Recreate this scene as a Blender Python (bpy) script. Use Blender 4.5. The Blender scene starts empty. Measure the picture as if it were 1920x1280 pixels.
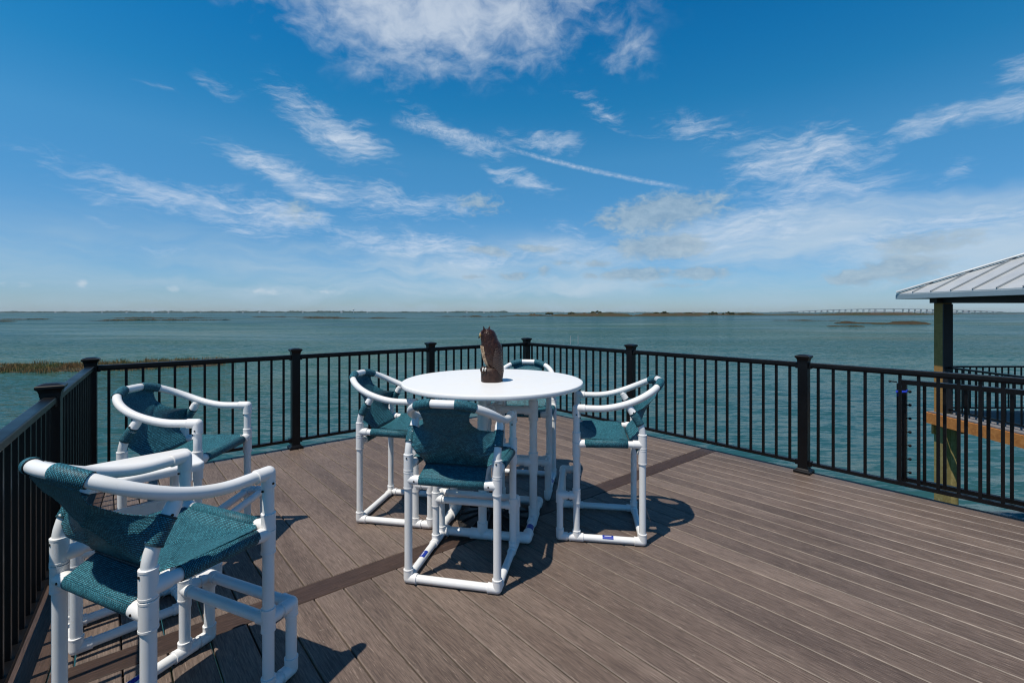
import bpy, math, random
from mathutils import Vector, Matrix
random.seed(7)
R = math.radians
S = bpy.context.scene
COL = S.collection
EYE = 1.39
WATER = -3.6

# ------------------------------------------------------------------ mesh builder
class MB:
    def __init__(s):
        s.v = []; s.f = []; s.uv = []; s.mi = []; s.rnd = []; s.cur = 0; s.r = 0.0
    def face(s, idx, uvs=None):
        s.f.append(tuple(idx)); s.uv.append(uvs); s.mi.append(s.cur); s.rnd.append(s.r)
    def add(s, verts, faces, uvs=None):
        o = len(s.v); s.v += [tuple(p) for p in verts]
        for k, f in enumerate(faces):
            s.face([o+i for i in f], uvs[k] if uvs else None)
    def box(s, c, d, rz=0.0, basis=None):
        hx, hy, hz = d[0]/2, d[1]/2, d[2]/2
        m = basis if basis is not None else Matrix.Rotation(rz, 3, 'Z')
        c = Vector(c)
        P = [c + m @ Vector((x*hx, y*hy, z*hz)) for z in (-1, 1) for y in (-1, 1) for x in (-1, 1)]
        F = [(0,2,3,1), (4,5,7,6), (0,1,5,4), (2,6,7,3), (0,4,6,2), (1,3,7,5)]
        U = []
        L = [Vector((x*hx, y*hy, z*hz)) for z in (-1, 1) for y in (-1, 1) for x in (-1, 1)]
        for k, f in enumerate(F):
            if k < 2: U.append([(L[i].x, L[i].y) for i in f])
            elif k < 4: U.append([(L[i].x, L[i].z) for i in f])
            else: U.append([(L[i].y, L[i].z) for i in f])
        s.add(P, F, U)
    def bar(s, a, b, w, h):                     # box section bar from a to b (w across, h up)
        a = Vector(a); b = Vector(b); d = (b-a); L = d.length; d.normalize()
        up = Vector((0,0,1))
        if abs(d.z) > .95: up = Vector((0,1,0))
        side = d.cross(up).normalized(); up = side.cross(d).normalized()
        m = Matrix((d, side, up)).transposed()
        s.box((a+b)/2, (L, w, h), basis=m)
    def tube(s, path, r, seg=18, caps=True, a0=0.0, a1=2*math.pi):
        P = [Vector(p) for p in path]
        rad = r if isinstance(r, (list, tuple)) else [r]*len(P)
        n = len(P); full = abs(a1-a0-2*math.pi) < 1e-6
        T = []
        for i in range(n):
            t = (P[min(i+1, n-1)]-P[max(i-1, 0)])
            T.append(t.normalized())
        ref = Vector((0,0,1)) if abs(T[0].z) < .9 else Vector((1,0,0))
        N = (ref - T[0]*ref.dot(T[0])).normalized()
        o = len(s.v); m = seg if full else seg+1
        dist = 0
        D = []
        for i in range(n):
            if i:
                N = (N - T[i]*N.dot(T[i])).normalized(); dist += (P[i]-P[i-1]).length
            D.append(dist)
            B = T[i].cross(N)
            for k in range(m):
                a = a0+(a1-a0)*k/seg
                s.v.append(tuple(P[i]+(N*math.cos(a)+B*math.sin(a))*rad[i]))
        for i in range(n-1):
            for k in range(seg):
                k2 = (k+1) % m
                q = (o+i*m+k, o+i*m+k2, o+(i+1)*m+k2, o+(i+1)*m+k)
                c = rad[i]*(a1-a0)/seg
                s.face(q, [(k*c, D[i]), ((k+1)*c, D[i]), ((k+1)*c, D[i+1]), (k*c, D[i+1])])
        if caps and full:
            s.face([o+k for k in range(m)][::-1]); s.face([o+(n-1)*m+k for k in range(m)])
    def ball(s, c, r, seg=16, rings=8, sc=(1,1,1)):
        o = len(s.v); c = Vector(c)
        s.v.append((c.x, c.y, c.z+r*sc[2]))
        for i in range(1, rings):
            t = math.pi*i/rings
            for k in range(seg):
                a = 2*math.pi*k/seg
                s.v.append((c.x+r*sc[0]*math.sin(t)*math.cos(a), c.y+r*sc[1]*math.sin(t)*math.sin(a), c.z+r*sc[2]*math.cos(t)))
        s.v.append((c.x, c.y, c.z-r*sc[2])); e = len(s.v)-1
        for k in range(seg):
            s.face((o, o+1+k, o+1+(k+1) % seg))
            s.face((e, e-seg+(k+1) % seg, e-seg+k))
        for i in range(rings-2):
            for k in range(seg):
                a = o+1+i*seg; s.face((a+k, a+seg+k, a+seg+(k+1) % seg, a+(k+1) % seg))
    def lathe(s, prof, c=(0,0,0), seg=48, bump=None):
        o = len(s.v); n = len(prof)
        for (r, z) in prof:
            for k in range(seg):
                a = 2*math.pi*k/seg
                s.v.append((c[0]+r*math.cos(a), c[1]+r*math.sin(a), c[2]+z))
        for i in range(n-1):
            for k in range(seg):
                s.face((o+i*seg+k, o+i*seg+(k+1) % seg, o+(i+1)*seg+(k+1) % seg, o+(i+1)*seg+k))
        s.face([o+k for k in range(seg)][::-1]); s.face([o+(n-1)*seg+k for k in range(seg)])
    def loft(s, rings):
        o = len(s.v); m = len(rings[0])
        for r in rings: s.v += [tuple(p) for p in r]
        for i in range(len(rings)-1):
            for k in range(m):
                s.face((o+i*m+k, o+i*m+(k+1) % m, o+(i+1)*m+(k+1) % m, o+(i+1)*m+k))
        s.face([o+k for k in range(m)][::-1]); s.face([o+(len(rings)-1)*m+k for k in range(m)])
    def grid(s, fn, nu, nv, skip=None):          # fn(i/nu, j/nv) -> (point, uv)
        o = len(s.v); uv = []
        for j in range(nv+1):
            for i in range(nu+1):
                p, t = fn(i/nu, j/nv); s.v.append(tuple(p)); uv.append(t)
        for j in range(nv):
            for i in range(nu):
                if skip and skip((i+.5)/nu, (j+.5)/nv): continue
                q = [j*(nu+1)+i, j*(nu+1)+i+1, (j+1)*(nu+1)+i+1, (j+1)*(nu+1)+i]
                s.face([o+a for a in q], [uv[a] for a in q])
    def build(s, name, mats, parent=None, smooth=35, solid=None):
        me = bpy.data.meshes.new(name)
        me.from_pydata(s.v, [], s.f)
        mats = mats if isinstance(mats, (list, tuple)) else [mats]
        for m in mats: me.materials.append(m)
        ul = me.uv_layers.new(name='UVMap')
        at = me.attributes.new('rnd', 'FLOAT', 'FACE')
        for p in me.polygons:
            p.material_index = min(s.mi[p.index], len(mats)-1)
            at.data[p.index].value = s.rnd[p.index]
            u = s.uv[p.index]
            if u:
                for k, li in enumerate(p.loop_indices): ul.data[li].uv = u[k]
        me.validate()
        if smooth:
            me.shade_smooth(); me.set_sharp_from_angle(angle=R(smooth))
        o = bpy.data.objects.new(name, me); COL.objects.link(o)
        if parent: o.parent = parent
        if solid:
            md = o.modifiers.new('thickness', 'SOLIDIFY'); md.thickness = solid; md.offset = 0
        return o

def tag(o, label=None, cat=None, group=None, kind=None):
    if label: o['label'] = label
    if cat: o['category'] = cat
    if group: o['group'] = group
    if kind: o['kind'] = kind
    return o
def empty(name, loc=(0,0,0), rz=0.0):
    o = bpy.data.objects.new(name, None); COL.objects.link(o)
    o.location = loc; o.rotation_euler = (0,0,rz); o.empty_display_size = .1
    return o
def copy_tree(o, parent=None):
    c = o.copy(); COL.objects.link(c)
    if parent is not None: c.parent = parent
    for ch in [x for x in COL.objects if x.parent == o]: copy_tree(ch, c)
    return c

# ------------------------------------------------------------------ materials
def mat(name):
    m = bpy.data.materials.new(name); m.use_nodes = True
    nt = m.node_tree; b = nt.nodes['Principled BSDF']
    return m, nt, b
def N(nt, t, **kw):
    n = nt.nodes.new(t)
    for k, v in kw.items():
        if k.startswith('i_'):
            key = k[2:]
            key = int(key) if key.isdigit() else key.replace('_', ' ')
            n.inputs[key].default_value = v
        else: setattr(n, k, v)
    return n
def L(nt, a, b): nt.links.new(a, b)
def ramp(nt, fac, stops, interp='LINEAR'):
    r = nt.nodes.new('ShaderNodeValToRGB'); r.color_ramp.interpolation = interp
    e = r.color_ramp.elements
    while len(e) < len(stops): e.new(.5)
    for k, (p, c) in enumerate(stops):
        e[k].position = p; e[k].color = (c[0], c[1], c[2], 1) if not isinstance(c, (int, float)) else (c, c, c, 1)
    L(nt, fac, r.inputs[0]); return r.outputs[0]
def mapping(nt, src, scale=(1,1,1), loc=(0,0,0), rot=(0,0,0), kind='POINT'):
    m = N(nt, 'ShaderNodeMapping', vector_type=kind); m.inputs['Scale'].default_value = scale
    m.inputs['Location'].default_value = loc; m.inputs['Rotation'].default_value = rot
    L(nt, src, m.inputs['Vector']); return m.outputs[0]
def noise(nt, vec, scale=5, detail=4, rough=.55, dist=0, out='Fac'):
    n = N(nt, 'ShaderNodeTexNoise'); n.inputs['Scale'].default_value = scale
    n.inputs['Detail'].default_value = detail; n.inputs['Roughness'].default_value = rough
    n.inputs['Distortion'].default_value = dist
    if vec is not None: L(nt, vec, n.inputs['Vector'])
    return n.outputs[out]
def math_(nt, op, a, b=None, c=None, clamp=False):
    n = N(nt, 'ShaderNodeMath', operation=op, use_clamp=clamp)
    for i, x in enumerate((a, b, c)):
        if x is None: continue
        if isinstance(x, (int, float)): n.inputs[i].default_value = x
        else: L(nt, x, n.inputs[i])
    return n.outputs[0]
def mixc(nt, fac, a, b, mode='MIX'):
    n = N(nt, 'ShaderNodeMix', data_type='RGBA', blend_type=mode)
    for i, x in ((0, fac), (6, a), (7, b)):
        if isinstance(x, (int, float)): n.inputs[i].default_value = x
        elif isinstance(x, tuple): n.inputs[i].default_value = (x[0], x[1], x[2], 1)
        else: L(nt, x, n.inputs[i])
    return n.outputs[2]
def bump(nt, b, h, strength=.3, dist=.01, normal=None):
    n = N(nt, 'ShaderNodeBump'); n.inputs['Strength'].default_value = strength
    n.inputs['Distance'].default_value = dist; L(nt, h, n.inputs['Height'])
    if normal is not None: L(nt, normal, n.inputs['Normal'])
    if b is not None: L(nt, n.outputs[0], b.inputs['Normal'])
    return n.outputs[0]
def simple(name, col, rough=.5, spec=.5, metal=0, var=0.0, vscale=6, bmp=0, bscale=80, coat=0):
    m, nt, b = mat(name)
    b.inputs['Base Color'].default_value = (*col, 1); b.inputs['Roughness'].default_value = rough
    b.inputs['Specular IOR Level'].default_value = spec; b.inputs['Metallic'].default_value = metal
    b.inputs['Coat Weight'].default_value = coat; b.inputs['Coat Roughness'].default_value = .15
    tc = N(nt, 'ShaderNodeTexCoord')
    if var:
        f = noise(nt, tc.outputs['Object'], vscale, 6, .6)
        d = tuple(c*(1-var) for c in col); l = tuple(min(1, c*(1+var)) for c in col)
        L(nt, ramp(nt, f, [(.3, d), (.7, l)]), b.inputs['Base Color'])
        L(nt, ramp(nt, f, [(.3, max(0, rough-.08)), (.7, min(1, rough+.08))]), b.inputs['Roughness'])
    if bmp:
        bump(nt, b, noise(nt, tc.outputs['Object'], bscale, 5, .6), bmp, .004)
    return m

M = {}
# white plastic pipe: slightly dirty, satin
def pvc(name, col, rough):
    m, nt, b = mat(name)
    tc = N(nt, 'ShaderNodeTexCoord')
    geo = N(nt, 'ShaderNodeNewGeometry')
    f = noise(nt, geo.outputs['Position'], 9, 7, .65)
    d = tuple(c*.97 for c in col)
    c0 = ramp(nt, f, [(.28, (d[0], d[1]*.985, d[2]*.95)), (.5, col), (1, col)])
    sc = noise(nt, mapping(nt, geo.outputs['Position'], (60, 60, 25)), 2.0, 3, .6)
    grime = ramp(nt, sc, [(.66, 0.0), (.74, .14)])
    L(nt, mixc(nt, grime, c0, (.45, .42, .37)), b.inputs['Base Color'])
    L(nt, ramp(nt, f, [(.3, rough+.08), (.7, rough-.04)]), b.inputs['Roughness'])
    b.inputs['Specular IOR Level'].default_value = .5
    bump(nt, b, f, .05, .004)
    return m
M['pvc'] = pvc('white_pvc_pipe', (.80, .80, .785), .33)
M['fit'] = pvc('white_pvc_fitting', (.80, .79, .775), .40)
M['top'] = pvc('white_table_plastic', (.80, .80, .785), .42)
M['screw'] = simple('dark_screw', (.02, .015, .012), .4, metal=.6)
M['rivet'] = simple('white_rivet', (.7, .72, .7), .35)
M['sticker'] = simple('blue_sticker', (.01, .035, .32), .35)
M['sticker_w'] = simple('white_print', (.7, .7, .75), .4)
# woven teal sling fabric (uv in metres)
m, nt, b = mat('teal_woven_sling')
uv = N(nt, 'ShaderNodeUVMap')
br = N(nt, 'ShaderNodeTexBrick'); L(nt, mapping(nt, uv.outputs[0], (1,1,1)), br.inputs['Vector'])
br.offset = .5; br.inputs['Scale'].default_value = 1.0
br.inputs['Color1'].default_value = (.066, .305, .385, 1); br.inputs['Color2'].default_value = (.018, .130, .175, 1)
br.inputs['Mortar'].default_value = (.002, .018, .026, 1)
br.inputs['Mortar Size'].default_value = .0011; br.inputs['Mortar Smooth'].default_value = .5
br.inputs['Brick Width'].default_value = .0085; br.inputs['Row Height'].default_value = .0046; br.inputs['Bias'].default_value = .1
geo = N(nt, 'ShaderNodeNewGeometry')
nz = noise(nt, geo.outputs['Position'], 14, 4, .6)
lum = ramp(nt, nz, [(.3, .90), (.7, 1.08)])
fz = noise(nt, mapping(nt, uv.outputs[0], (900, 260, 1)), 1, 2, .6)
c1 = mixc(nt, 1.0, br.outputs['Color'], lum, 'MULTIPLY')
c2 = mixc(nt, ramp(nt, fz, [(.60, 0.0), (.75, .18)]), c1, (.17, .46, .54))
L(nt, c2, b.inputs['Base Color'])
b.inputs['Roughness'].default_value = .55; b.inputs['Specular IOR Level'].default_value = .35
inv = math_(nt, 'SUBTRACT', 1.0, br.outputs['Fac'])
bump(nt, b, inv, .7, .0016)
M['fabric'] = m
M['hem'] = simple('dark_teal_hem', (.008, .035, .048), .6, var=.3, vscale=200)
M['seam'] = simple('seam_thread', (.01, .05, .065), .6, var=.3, vscale=300)
# black powder-coated aluminium
m, nt, b = mat('black_powder_coat')
geo = N(nt, 'ShaderNodeNewGeometry')
f = noise(nt, geo.outputs['Position'], 3.5, 7, .65)
L(nt, ramp(nt, f, [(.3, (.0025, .0026, .003)), (.62, (.004, .004, .0045)), (.8, (.016, .0155, .015))]), b.inputs['Base Color'])
L(nt, ramp(nt, f, [(.3, .30), (.7, .46)]), b.inputs['Roughness'])
b.inputs['Specular IOR Level'].default_value = .30
bump(nt, b, noise(nt, geo.outputs['Position'], 700, 2, .5), .06, .001)
M['black'] = m
# deck boards (uv: metres along, metres across; rnd per board)
def board_mat(name, cd, cm, cl, edge):
    m, nt, b = mat(name)
    uv = N(nt, 'ShaderNodeUVMap'); at = N(nt, 'ShaderNodeAttribute', attribute_name='rnd')
    off = N(nt, 'ShaderNodeCombineXYZ'); L(nt, math_(nt, 'MULTIPLY', at.outputs['Fac'], 57.0), off.inputs['X'])
    L(nt, math_(nt, 'MULTIPLY', at.outputs['Fac'], 91.0), off.inputs['Z'])
    va = N(nt, 'ShaderNodeVectorMath', operation='ADD'); L(nt, uv.outputs[0], va.inputs[0]); L(nt, off.outputs[0], va.inputs[1])
    P = va.outputs[0]
    g1 = noise(nt, mapping(nt, P, (.8, 3.5, 1)), 1.0, 4, .6, .6)
    g2 = noise(nt, mapping(nt, P, (13, 180, 1)), 1.0, 5, .6, .35)
    g3 = noise(nt, mapping(nt, P, (16, 330, 1)), 1.0, 3, .6, .5)
    base = ramp(nt, g1, [(.22, cd), (.5, cm), (.80, cl)])
    geo = N(nt, 'ShaderNodeNewGeometry')
    blot = noise(nt, geo.outputs['Position'], 1.3, 5, .6)
    fine = ramp(nt, g2, [(.34, .62), (.5, 1.0), (.66, 1.3)])
    c = mixc(nt, 1.0, base, fine, 'MULTIPLY')
    c = mixc(nt, 1.0, c, ramp(nt, blot, [(.3, .84), (.7, 1.14)]), 'MULTIPLY')
    tone = ramp(nt, at.outputs['Fac'], [(0, (.86, .85, .86)), (.5, (1.0, .98, .97)), (1, (1.1, 1.09, 1.10))])
    c = mixc(nt, 1.0, c, tone, 'MULTIPLY')
    flk = ramp(nt, g3, [(.615, 0.0), (.68, .62)])
    c = mixc(nt, flk, c, tuple(x*2.0 for x in cl))
    # dried splashes and scuffs
    sp = noise(nt, mapping(nt, geo.outputs['Position'], (1, 1, 1)), 46, 3, .7, 1.2)
    zone = ramp(nt, noise(nt, geo.outputs['Position'], 1.9, 2, .5), [(.55, 0.0), (.66, 1.0)])
    spl = math_(nt, 'MULTIPLY', ramp(nt, sp, [(.66, 0.0), (.70, .7)]), zone)
    c = mixc(nt, spl, c, (.34, .29, .23))
    # sunlit edge line, painted pale along one side of each board
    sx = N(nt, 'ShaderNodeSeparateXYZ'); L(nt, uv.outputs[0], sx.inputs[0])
    lit_edge = ramp(nt, math_(nt, 'MULTIPLY', sx.outputs['Y'], 5.0), [(0, 1.0), (.010, 1.0), (.022, 0.0), (1, 0.0)])
    c = mixc(nt, math_(nt, 'MULTIPLY', lit_edge, edge), c, (.36, .30, .25))
    L(nt, c, b.inputs['Base Color'])
    L(nt, ramp(nt, g2, [(.3, .62), (.7, .45)]), b.inputs['Roughness'])
    b.inputs['Specular IOR Level'].default_value = .4
    h = math_(nt, 'ADD', g2, math_(nt, 'MULTIPLY', g1, .7))
    bump(nt, b, h, .55, .0022)
    return m
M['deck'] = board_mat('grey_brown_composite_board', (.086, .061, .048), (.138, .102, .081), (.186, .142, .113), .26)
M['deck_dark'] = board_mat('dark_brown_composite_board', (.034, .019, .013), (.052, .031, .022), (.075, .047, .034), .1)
M['fascia'] = simple('dark_fascia', (.045, .028, .024), .6, var=.3, vscale=8)
# timber
def timber(name, a, b_, c_):
    m, nt, b = mat(name)
    tc = N(nt, 'ShaderNodeTexCoord')
    g = noise(nt, mapping(nt, tc.outputs['Object'], (6, 6, 6)), 1.5, 6, .6, 1.5)
    g2 = noise(nt, mapping(nt, tc.outputs['Object'], (2, 2, 40)), 2, 4, .6)
    L(nt, mixc(nt, ramp(nt, g2, [(.4, 0.0), (.7, .5)]), ramp(nt, g, [(.3, a), (.55, b_), (.75, c_)]), a), b.inputs['Base Color'])
    b.inputs['Roughness'].default_value = .75
    bump(nt, b, g2, .3, .004)
    return m
M['orange'] = timber('orange_treated_timber', (.34, .115, .022), (.50, .19, .04), (.58, .25, .07))
M['olive'] = timber('olive_treated_post', (.30, .15, .035), (.40, .20, .05), (.48, .27, .08))
M['pile'] = timber('weathered_pile', (.20, .15, .045), (.28, .22, .08), (.36, .29, .12))
M['graydeck'] = timber('grey_pavilion_boards', (.13, .125, .13), (.19, .18, .18), (.25, .24, .24))
M['roof'] = simple('pale_standing_seam_metal', (.55, .57, .57), .38, metal=.25, var=.06, vscale=2)
M['roofseam'] = simple('grey_seam_metal', (.30, .32, .33), .4, metal=.3, var=.1, vscale=4)
M['fasciag'] = simple('blue_grey_fascia', (.28, .36, .40), .5, var=.08, vscale=3)
M['darkbeam'] = simple('dark_beam', (.012, .012, .014), .6, var=.3, vscale=3)
M['blue_cord'] = simple('blue_cord', (.01, .05, .6), .5)
M['iron'] = simple('dark_cast_iron', (.018, .016, .014), .5, metal=.3, var=.4, vscale=20, bmp=.4, bscale=60)

# water
m, nt, b = mat('green_bay_water')
geo = N(nt, 'ShaderNodeNewGeometry'); P = geo.outputs['Position']
patch = noise(nt, mapping(nt, P, (.011, .022, 1), rot=(0,0,R(12))), 1.0, 5, .6, .4)
patch2 = noise(nt, mapping(nt, P, (.0016, .006, 1)), 1.0, 4, .55)
c = ramp(nt, patch, [(.30, (.011, .058, .072)), (.44, (.020, .078, .080)), (.58, (.034, .088, .068)), (.72, (.070, .092, .056))])
c = mixc(nt, ramp(nt, patch2, [(.36, 0.0), (.60, .75)]), c, (.018, .070, .100))
def slope(scale, rot, base, amp, detail=2):
    c_ = noise(nt, mapping(nt, P, scale, rot=(0,0,R(rot))), base, detail, .55, .4, 'Color')
    s_ = N(nt, 'ShaderNodeVectorMath', operation='SUBTRACT'); L(nt, c_, s_.inputs[0]); s_.inputs[1].default_value = (.5, .5, .5)
    q_ = N(nt, 'ShaderNodeVectorMath', operation='MULTIPLY'); L(nt, s_.outputs[0], q_.inputs[0]); q_.inputs[1].default_value = (amp*.55, amp, 0); return q_.outputs[0]
def vadd(a, b_):
    n_ = N(nt, 'ShaderNodeVectorMath', operation='ADD'); L(nt, a, n_.inputs[0])
    if isinstance(b_, tuple): n_.inputs[1].default_value = b_
    else: L(nt, b_, n_.inputs[1])
    return n_.outputs[0]
gust = ramp(nt, noise(nt, mapping(nt, P, (.012, .035, 1), rot=(0,0,R(8))), 1.0, 4, .6, .6), [(.36, .25), (.60, 1.45)])
sl_ = vadd(vadd(slope((1.0, 3.6, 1), 20, 1.0, 2.0), slope((4.0, 12.0, 1), 30, 1.0, 1.2)), slope((.22, .9, 1), 14, 1.0, 1.0))
gs = N(nt, 'ShaderNodeVectorMath', operation='MULTIPLY'); L(nt, sl_, gs.inputs[0]); L(nt, gust, gs.inputs[1])
nn = N(nt, 'ShaderNodeVectorMath', operation='NORMALIZE'); L(nt, vadd(gs.outputs[0], (0, 0, 1.0)), nn.inputs[0])
nt.nodes.remove(b); df = N(nt, 'ShaderNodeBsdfDiffuse'); L(nt, c, df.inputs['Color']); L(nt, nn.outputs[0], df.inputs['Normal'])
gl_ = N(nt, 'ShaderNodeBsdfGlossy'); gl_.inputs['Roughness'].default_value = .07; gl_.inputs['Color'].default_value = (1, 1, 1, 1); L(nt, nn.outputs[0], gl_.inputs['Normal'])
fr_ = N(nt, 'ShaderNodeFresnel'); fr_.inputs['IOR'].default_value = 1.33; L(nt, nn.outputs[0], fr_.inputs['Normal'])
mx = N(nt, 'ShaderNodeMixShader'); L(nt, math_(nt, 'MULTIPLY', math_(nt, 'MINIMUM', fr_.outputs[0], .85), .46), mx.inputs[0]); L(nt, df.outputs[0], mx.inputs[1]); L(nt, gl_.outputs[0], mx.inputs[2])
L(nt, mx.outputs[0], nt.nodes['Material Output'].inputs['Surface'])
M['water'] = m
# vegetation and land
def veg(name, a, b_, c_, sc):
    m, nt, b = mat(name)
    geo = N(nt, 'ShaderNodeNewGeometry')
    f = noise(nt, geo.outputs['Position'], sc, 5, .65)
    L(nt, ramp(nt, f, [(.32, a), (.5, b_), (.68, c_)]), b.inputs['Base Color'])
    b.inputs['Roughness'].default_value = .9; b.inputs['Specular IOR Level'].default_value = .1
    return m
M['grass'] = veg('marsh_grass_blades', (.24, .12, .065), (.30, .19, .08), (.17, .18, .055), .35)
M['mud'] = veg('marsh_mud', (.035, .03, .022), (.05, .042, .03), (.07, .06, .045), .8)
M['islet'] = veg('islet_vegetation', (.040, .028, .019), (.055, .042, .024), (.035, .045, .022), .12)
M['land'] = veg('low_island_scrub', (.075, .048, .032), (.055, .046, .024), (.035, .045, .02), .03)
M['shrub'] = veg('dark_shrub', (.02, .028, .015), (.035, .045, .02), (.05, .045, .025), .3)
M['farwood'] = veg('far_wood', (.02, .045, .04), (.035, .06, .05), (.05, .07, .055), .02)
M['concrete'] = simple('pale_concrete', (.36, .36, .35), .8, var=.1, vscale=.02)
M['housew'] = simple('white_house_wall', (.55, .56, .55), .7)
M['houser'] = simple('grey_house_roof', (.25, .22, .21), .7)
# owl
m, nt, b = mat('brown_owl_resin')
tc = N(nt, 'ShaderNodeTexCoord')
v = N(nt, 'ShaderNodeTexVoronoi', feature='F1'); L(nt, mapping(nt, tc.outputs['Object'], (1,1,.62)), v.inputs['Vector']); v.inputs['Scale'].default_value = 95
f = noise(nt, tc.outputs['Object'], 35, 5, .65)
cc = ramp(nt, f, [(.3, (.022, .008, .005)), (.55, (.045, .017, .010)), (.75, (.095, .042, .026))])
L(nt, mixc(nt, ramp(nt, v.outputs['Distance'], [(.2, 0.0), (.8, .55)]), cc, (.012, .006, .005)), b.inputs['Base Color'])
b.inputs['Roughness'].default_value = .36
bump(nt, b, math_(nt, 'SUBTRACT', 1.0, v.outputs['Distance']), .9, .004)
b.inputs['Specular IOR Level'].default_value = .3; M['owl'] = m
m, nt, b = mat('owl_wing_resin')
tc = N(nt, 'ShaderNodeTexCoord')
wv = N(nt, 'ShaderNodeTexWave', bands_direction='Z'); L(nt, mapping(nt, tc.outputs['Object'], (1,1,1), rot=(0, R(28), 0)), wv.inputs['Vector'])
wv.inputs['Scale'].default_value = 26; wv.inputs['Distortion'].default_value = 5; wv.inputs['Detail'].default_value = 3
L(nt, ramp(nt, wv.outputs['Fac'], [(.1, (.012, .005, .004)), (.6, (.042, .017, .010)), (.95, (.060, .026, .015))]), b.inputs['Base Color'])
b.inputs['Roughness'].default_value = .4
bump(nt, b, wv.outputs['Fac'], .7, .003)
M['wing'] = m
m, nt, b = mat('owl_cream_breast')
tc = N(nt, 'ShaderNodeTexCoord')
f = noise(nt, mapping(nt, tc.outputs['Object'], (1,1,2.2)), 80, 4, .6)
L(nt, ramp(nt, f, [(.42, (.10, .05, .025)), (.52, (.42, .27, .15)), (.7, (.62, .50, .36))]), b.inputs['Base Color'])
b.inputs['Roughness'].default_value = .5; bump(nt, b, f, .5, .003)
M['breast'] = m
M['stump'] = simple('owl_stump_bark', (.036, .017, .011), .45, spec=.3, var=.5, vscale=45, bmp=.9, bscale=70)
M['eye'] = simple('owl_eye_yellow', (.30, .20, .05), .15)
M['pale'] = simple('owl_pale_claw', (.7, .68, .62), .4)

# ------------------------------------------------------------------ deck geometry frame
u = Vector((.6645, -.7473)).normalized()      # along the boards and the right railing, towards the camera
nrm = Vector((-u.y, u.x))                     # across the boards, away from the camera side
bk = Vector((-.7853, -.6191)).normalized()    # along the back railing, from the far corner to the left corner
wl = Vector((.608, -.794)).normalized()       # along the left railing, towards the camera
C0 = Vector((.211, 6.608)); L3 = Vector((-3.431, 3.737)); R2 = Vector((2.539, 3.99)); LP = L3+wl*1.70

def clip(poly, n, d):                          # keep n.p <= d
    out = []
    for i in range(len(poly)):
        a = poly[i]; b = poly[(i+1) % len(poly)]
        da = n.dot(a)-d; db = n.dot(b)-d
        if da <= 0: out.append(a)
        if (da < 0 < db) or (db < 0 < da): out.append(a+(b-a)*(da/(da-db)))
    return out
ub = Vector((-bk.y, bk.x)); ub = ub if ub.dot(u) > 0 else -ub     # perpendicular to back railing, towards camera
wn = Vector((wl.y, -wl.x)); wn = wn if wn.x < 0 else -wn          # outwards from the left railing
back_d = -ub.dot(C0)+.025                      # half plane  -ub.p <= back_d
left_d = wn.dot(L3)+.03
right_d = nrm.dot(C0)+.03
if nrm.dot(Vector((0,0))) > right_d: pass
BRK = Vector((1.903, 4.545)); bc = ub.dot((BRK+Vector((-1.604, 1.839)))/2)   # breaker board centre line
BW = .136
big = [Vector((-14, -9)), Vector((14, -9)), Vector((14, 12)), Vector((-14, 12))]
def region(hp, extra=0.0):
    p = big
    for n, d in hp:
        p = clip(p, n, d-extra)
        if len(p) < 3: return []
    return p
def plank(mb, hp, uvf, rnd, z=0.0, ch=.0035, th=.026):
    A = region(hp); B = region(hp, ch)
    if len(A) < 3 or len(A) != len(B): return
    k = min(range(len(A)), key=lambda i: (B[i]-A[0]).length)
    B = B[k:]+B[:k]
    n = len(A); o = len(mb.v); mb.r = rnd
    for P_, zz in ((B, z), (A, z-ch), (A, z-th)):
        for p in P_: mb.v.append((p.x, p.y, zz))
    UA = [uvf(p) for p in A]; UB = [uvf(p) for p in B]
    mb.face([o+i for i in range(n)], UB)
    for i in range(n):
        j = (i+1) % n
        mb.face((o+i, o+n+i, o+n+j, o+j), [UB[i], UA[i], UA[j], UB[j]])
        mb.face((o+n+i, o+2*n+i, o+2*n+j, o+n+j), [UA[i], UA[i], UA[j], UA[j]])
mb = MB(); PITCH = .1415; GAP = .0062
behind = (Vector((0, -1)), 5.2)
k = 0
d = right_d
while d > right_d-11:
    for reg in (0, 1):
        hp = [(nrm, d), (-nrm, -(d-PITCH+GAP)), (wn, left_d-BW-GAP), behind, (Vector((1,0)), 9)]
        if reg == 0: hp += [(-ub, back_d), (ub, bc-BW/2-GAP*.6)]
        else: hp += [(-ub, -(bc+BW/2+GAP*.6))]
        d0 = d-PITCH+GAP
        plank(mb, hp, lambda p, d0=d0: (u.dot(p), nrm.dot(p)-d0), random.random())
    d -= PITCH
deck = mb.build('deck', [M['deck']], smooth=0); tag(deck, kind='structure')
mb = MB()
plank(mb, [(ub, bc+BW/2), (-ub, -(bc-BW/2)), (wn, left_d-BW-GAP), (nrm, right_d)], lambda p: (bk.dot(p), ub.dot(p)-bc+BW/2), .3)
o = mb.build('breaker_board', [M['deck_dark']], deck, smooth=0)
mb = MB()
plank(mb, [(wn, left_d), (-wn, -(left_d-BW)), (-ub, back_d), behind], lambda p: (wl.dot(p), wn.dot(p)-left_d+BW), .7)
o = mb.build('border_board', [M['deck_dark']], deck, smooth=0)
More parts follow.
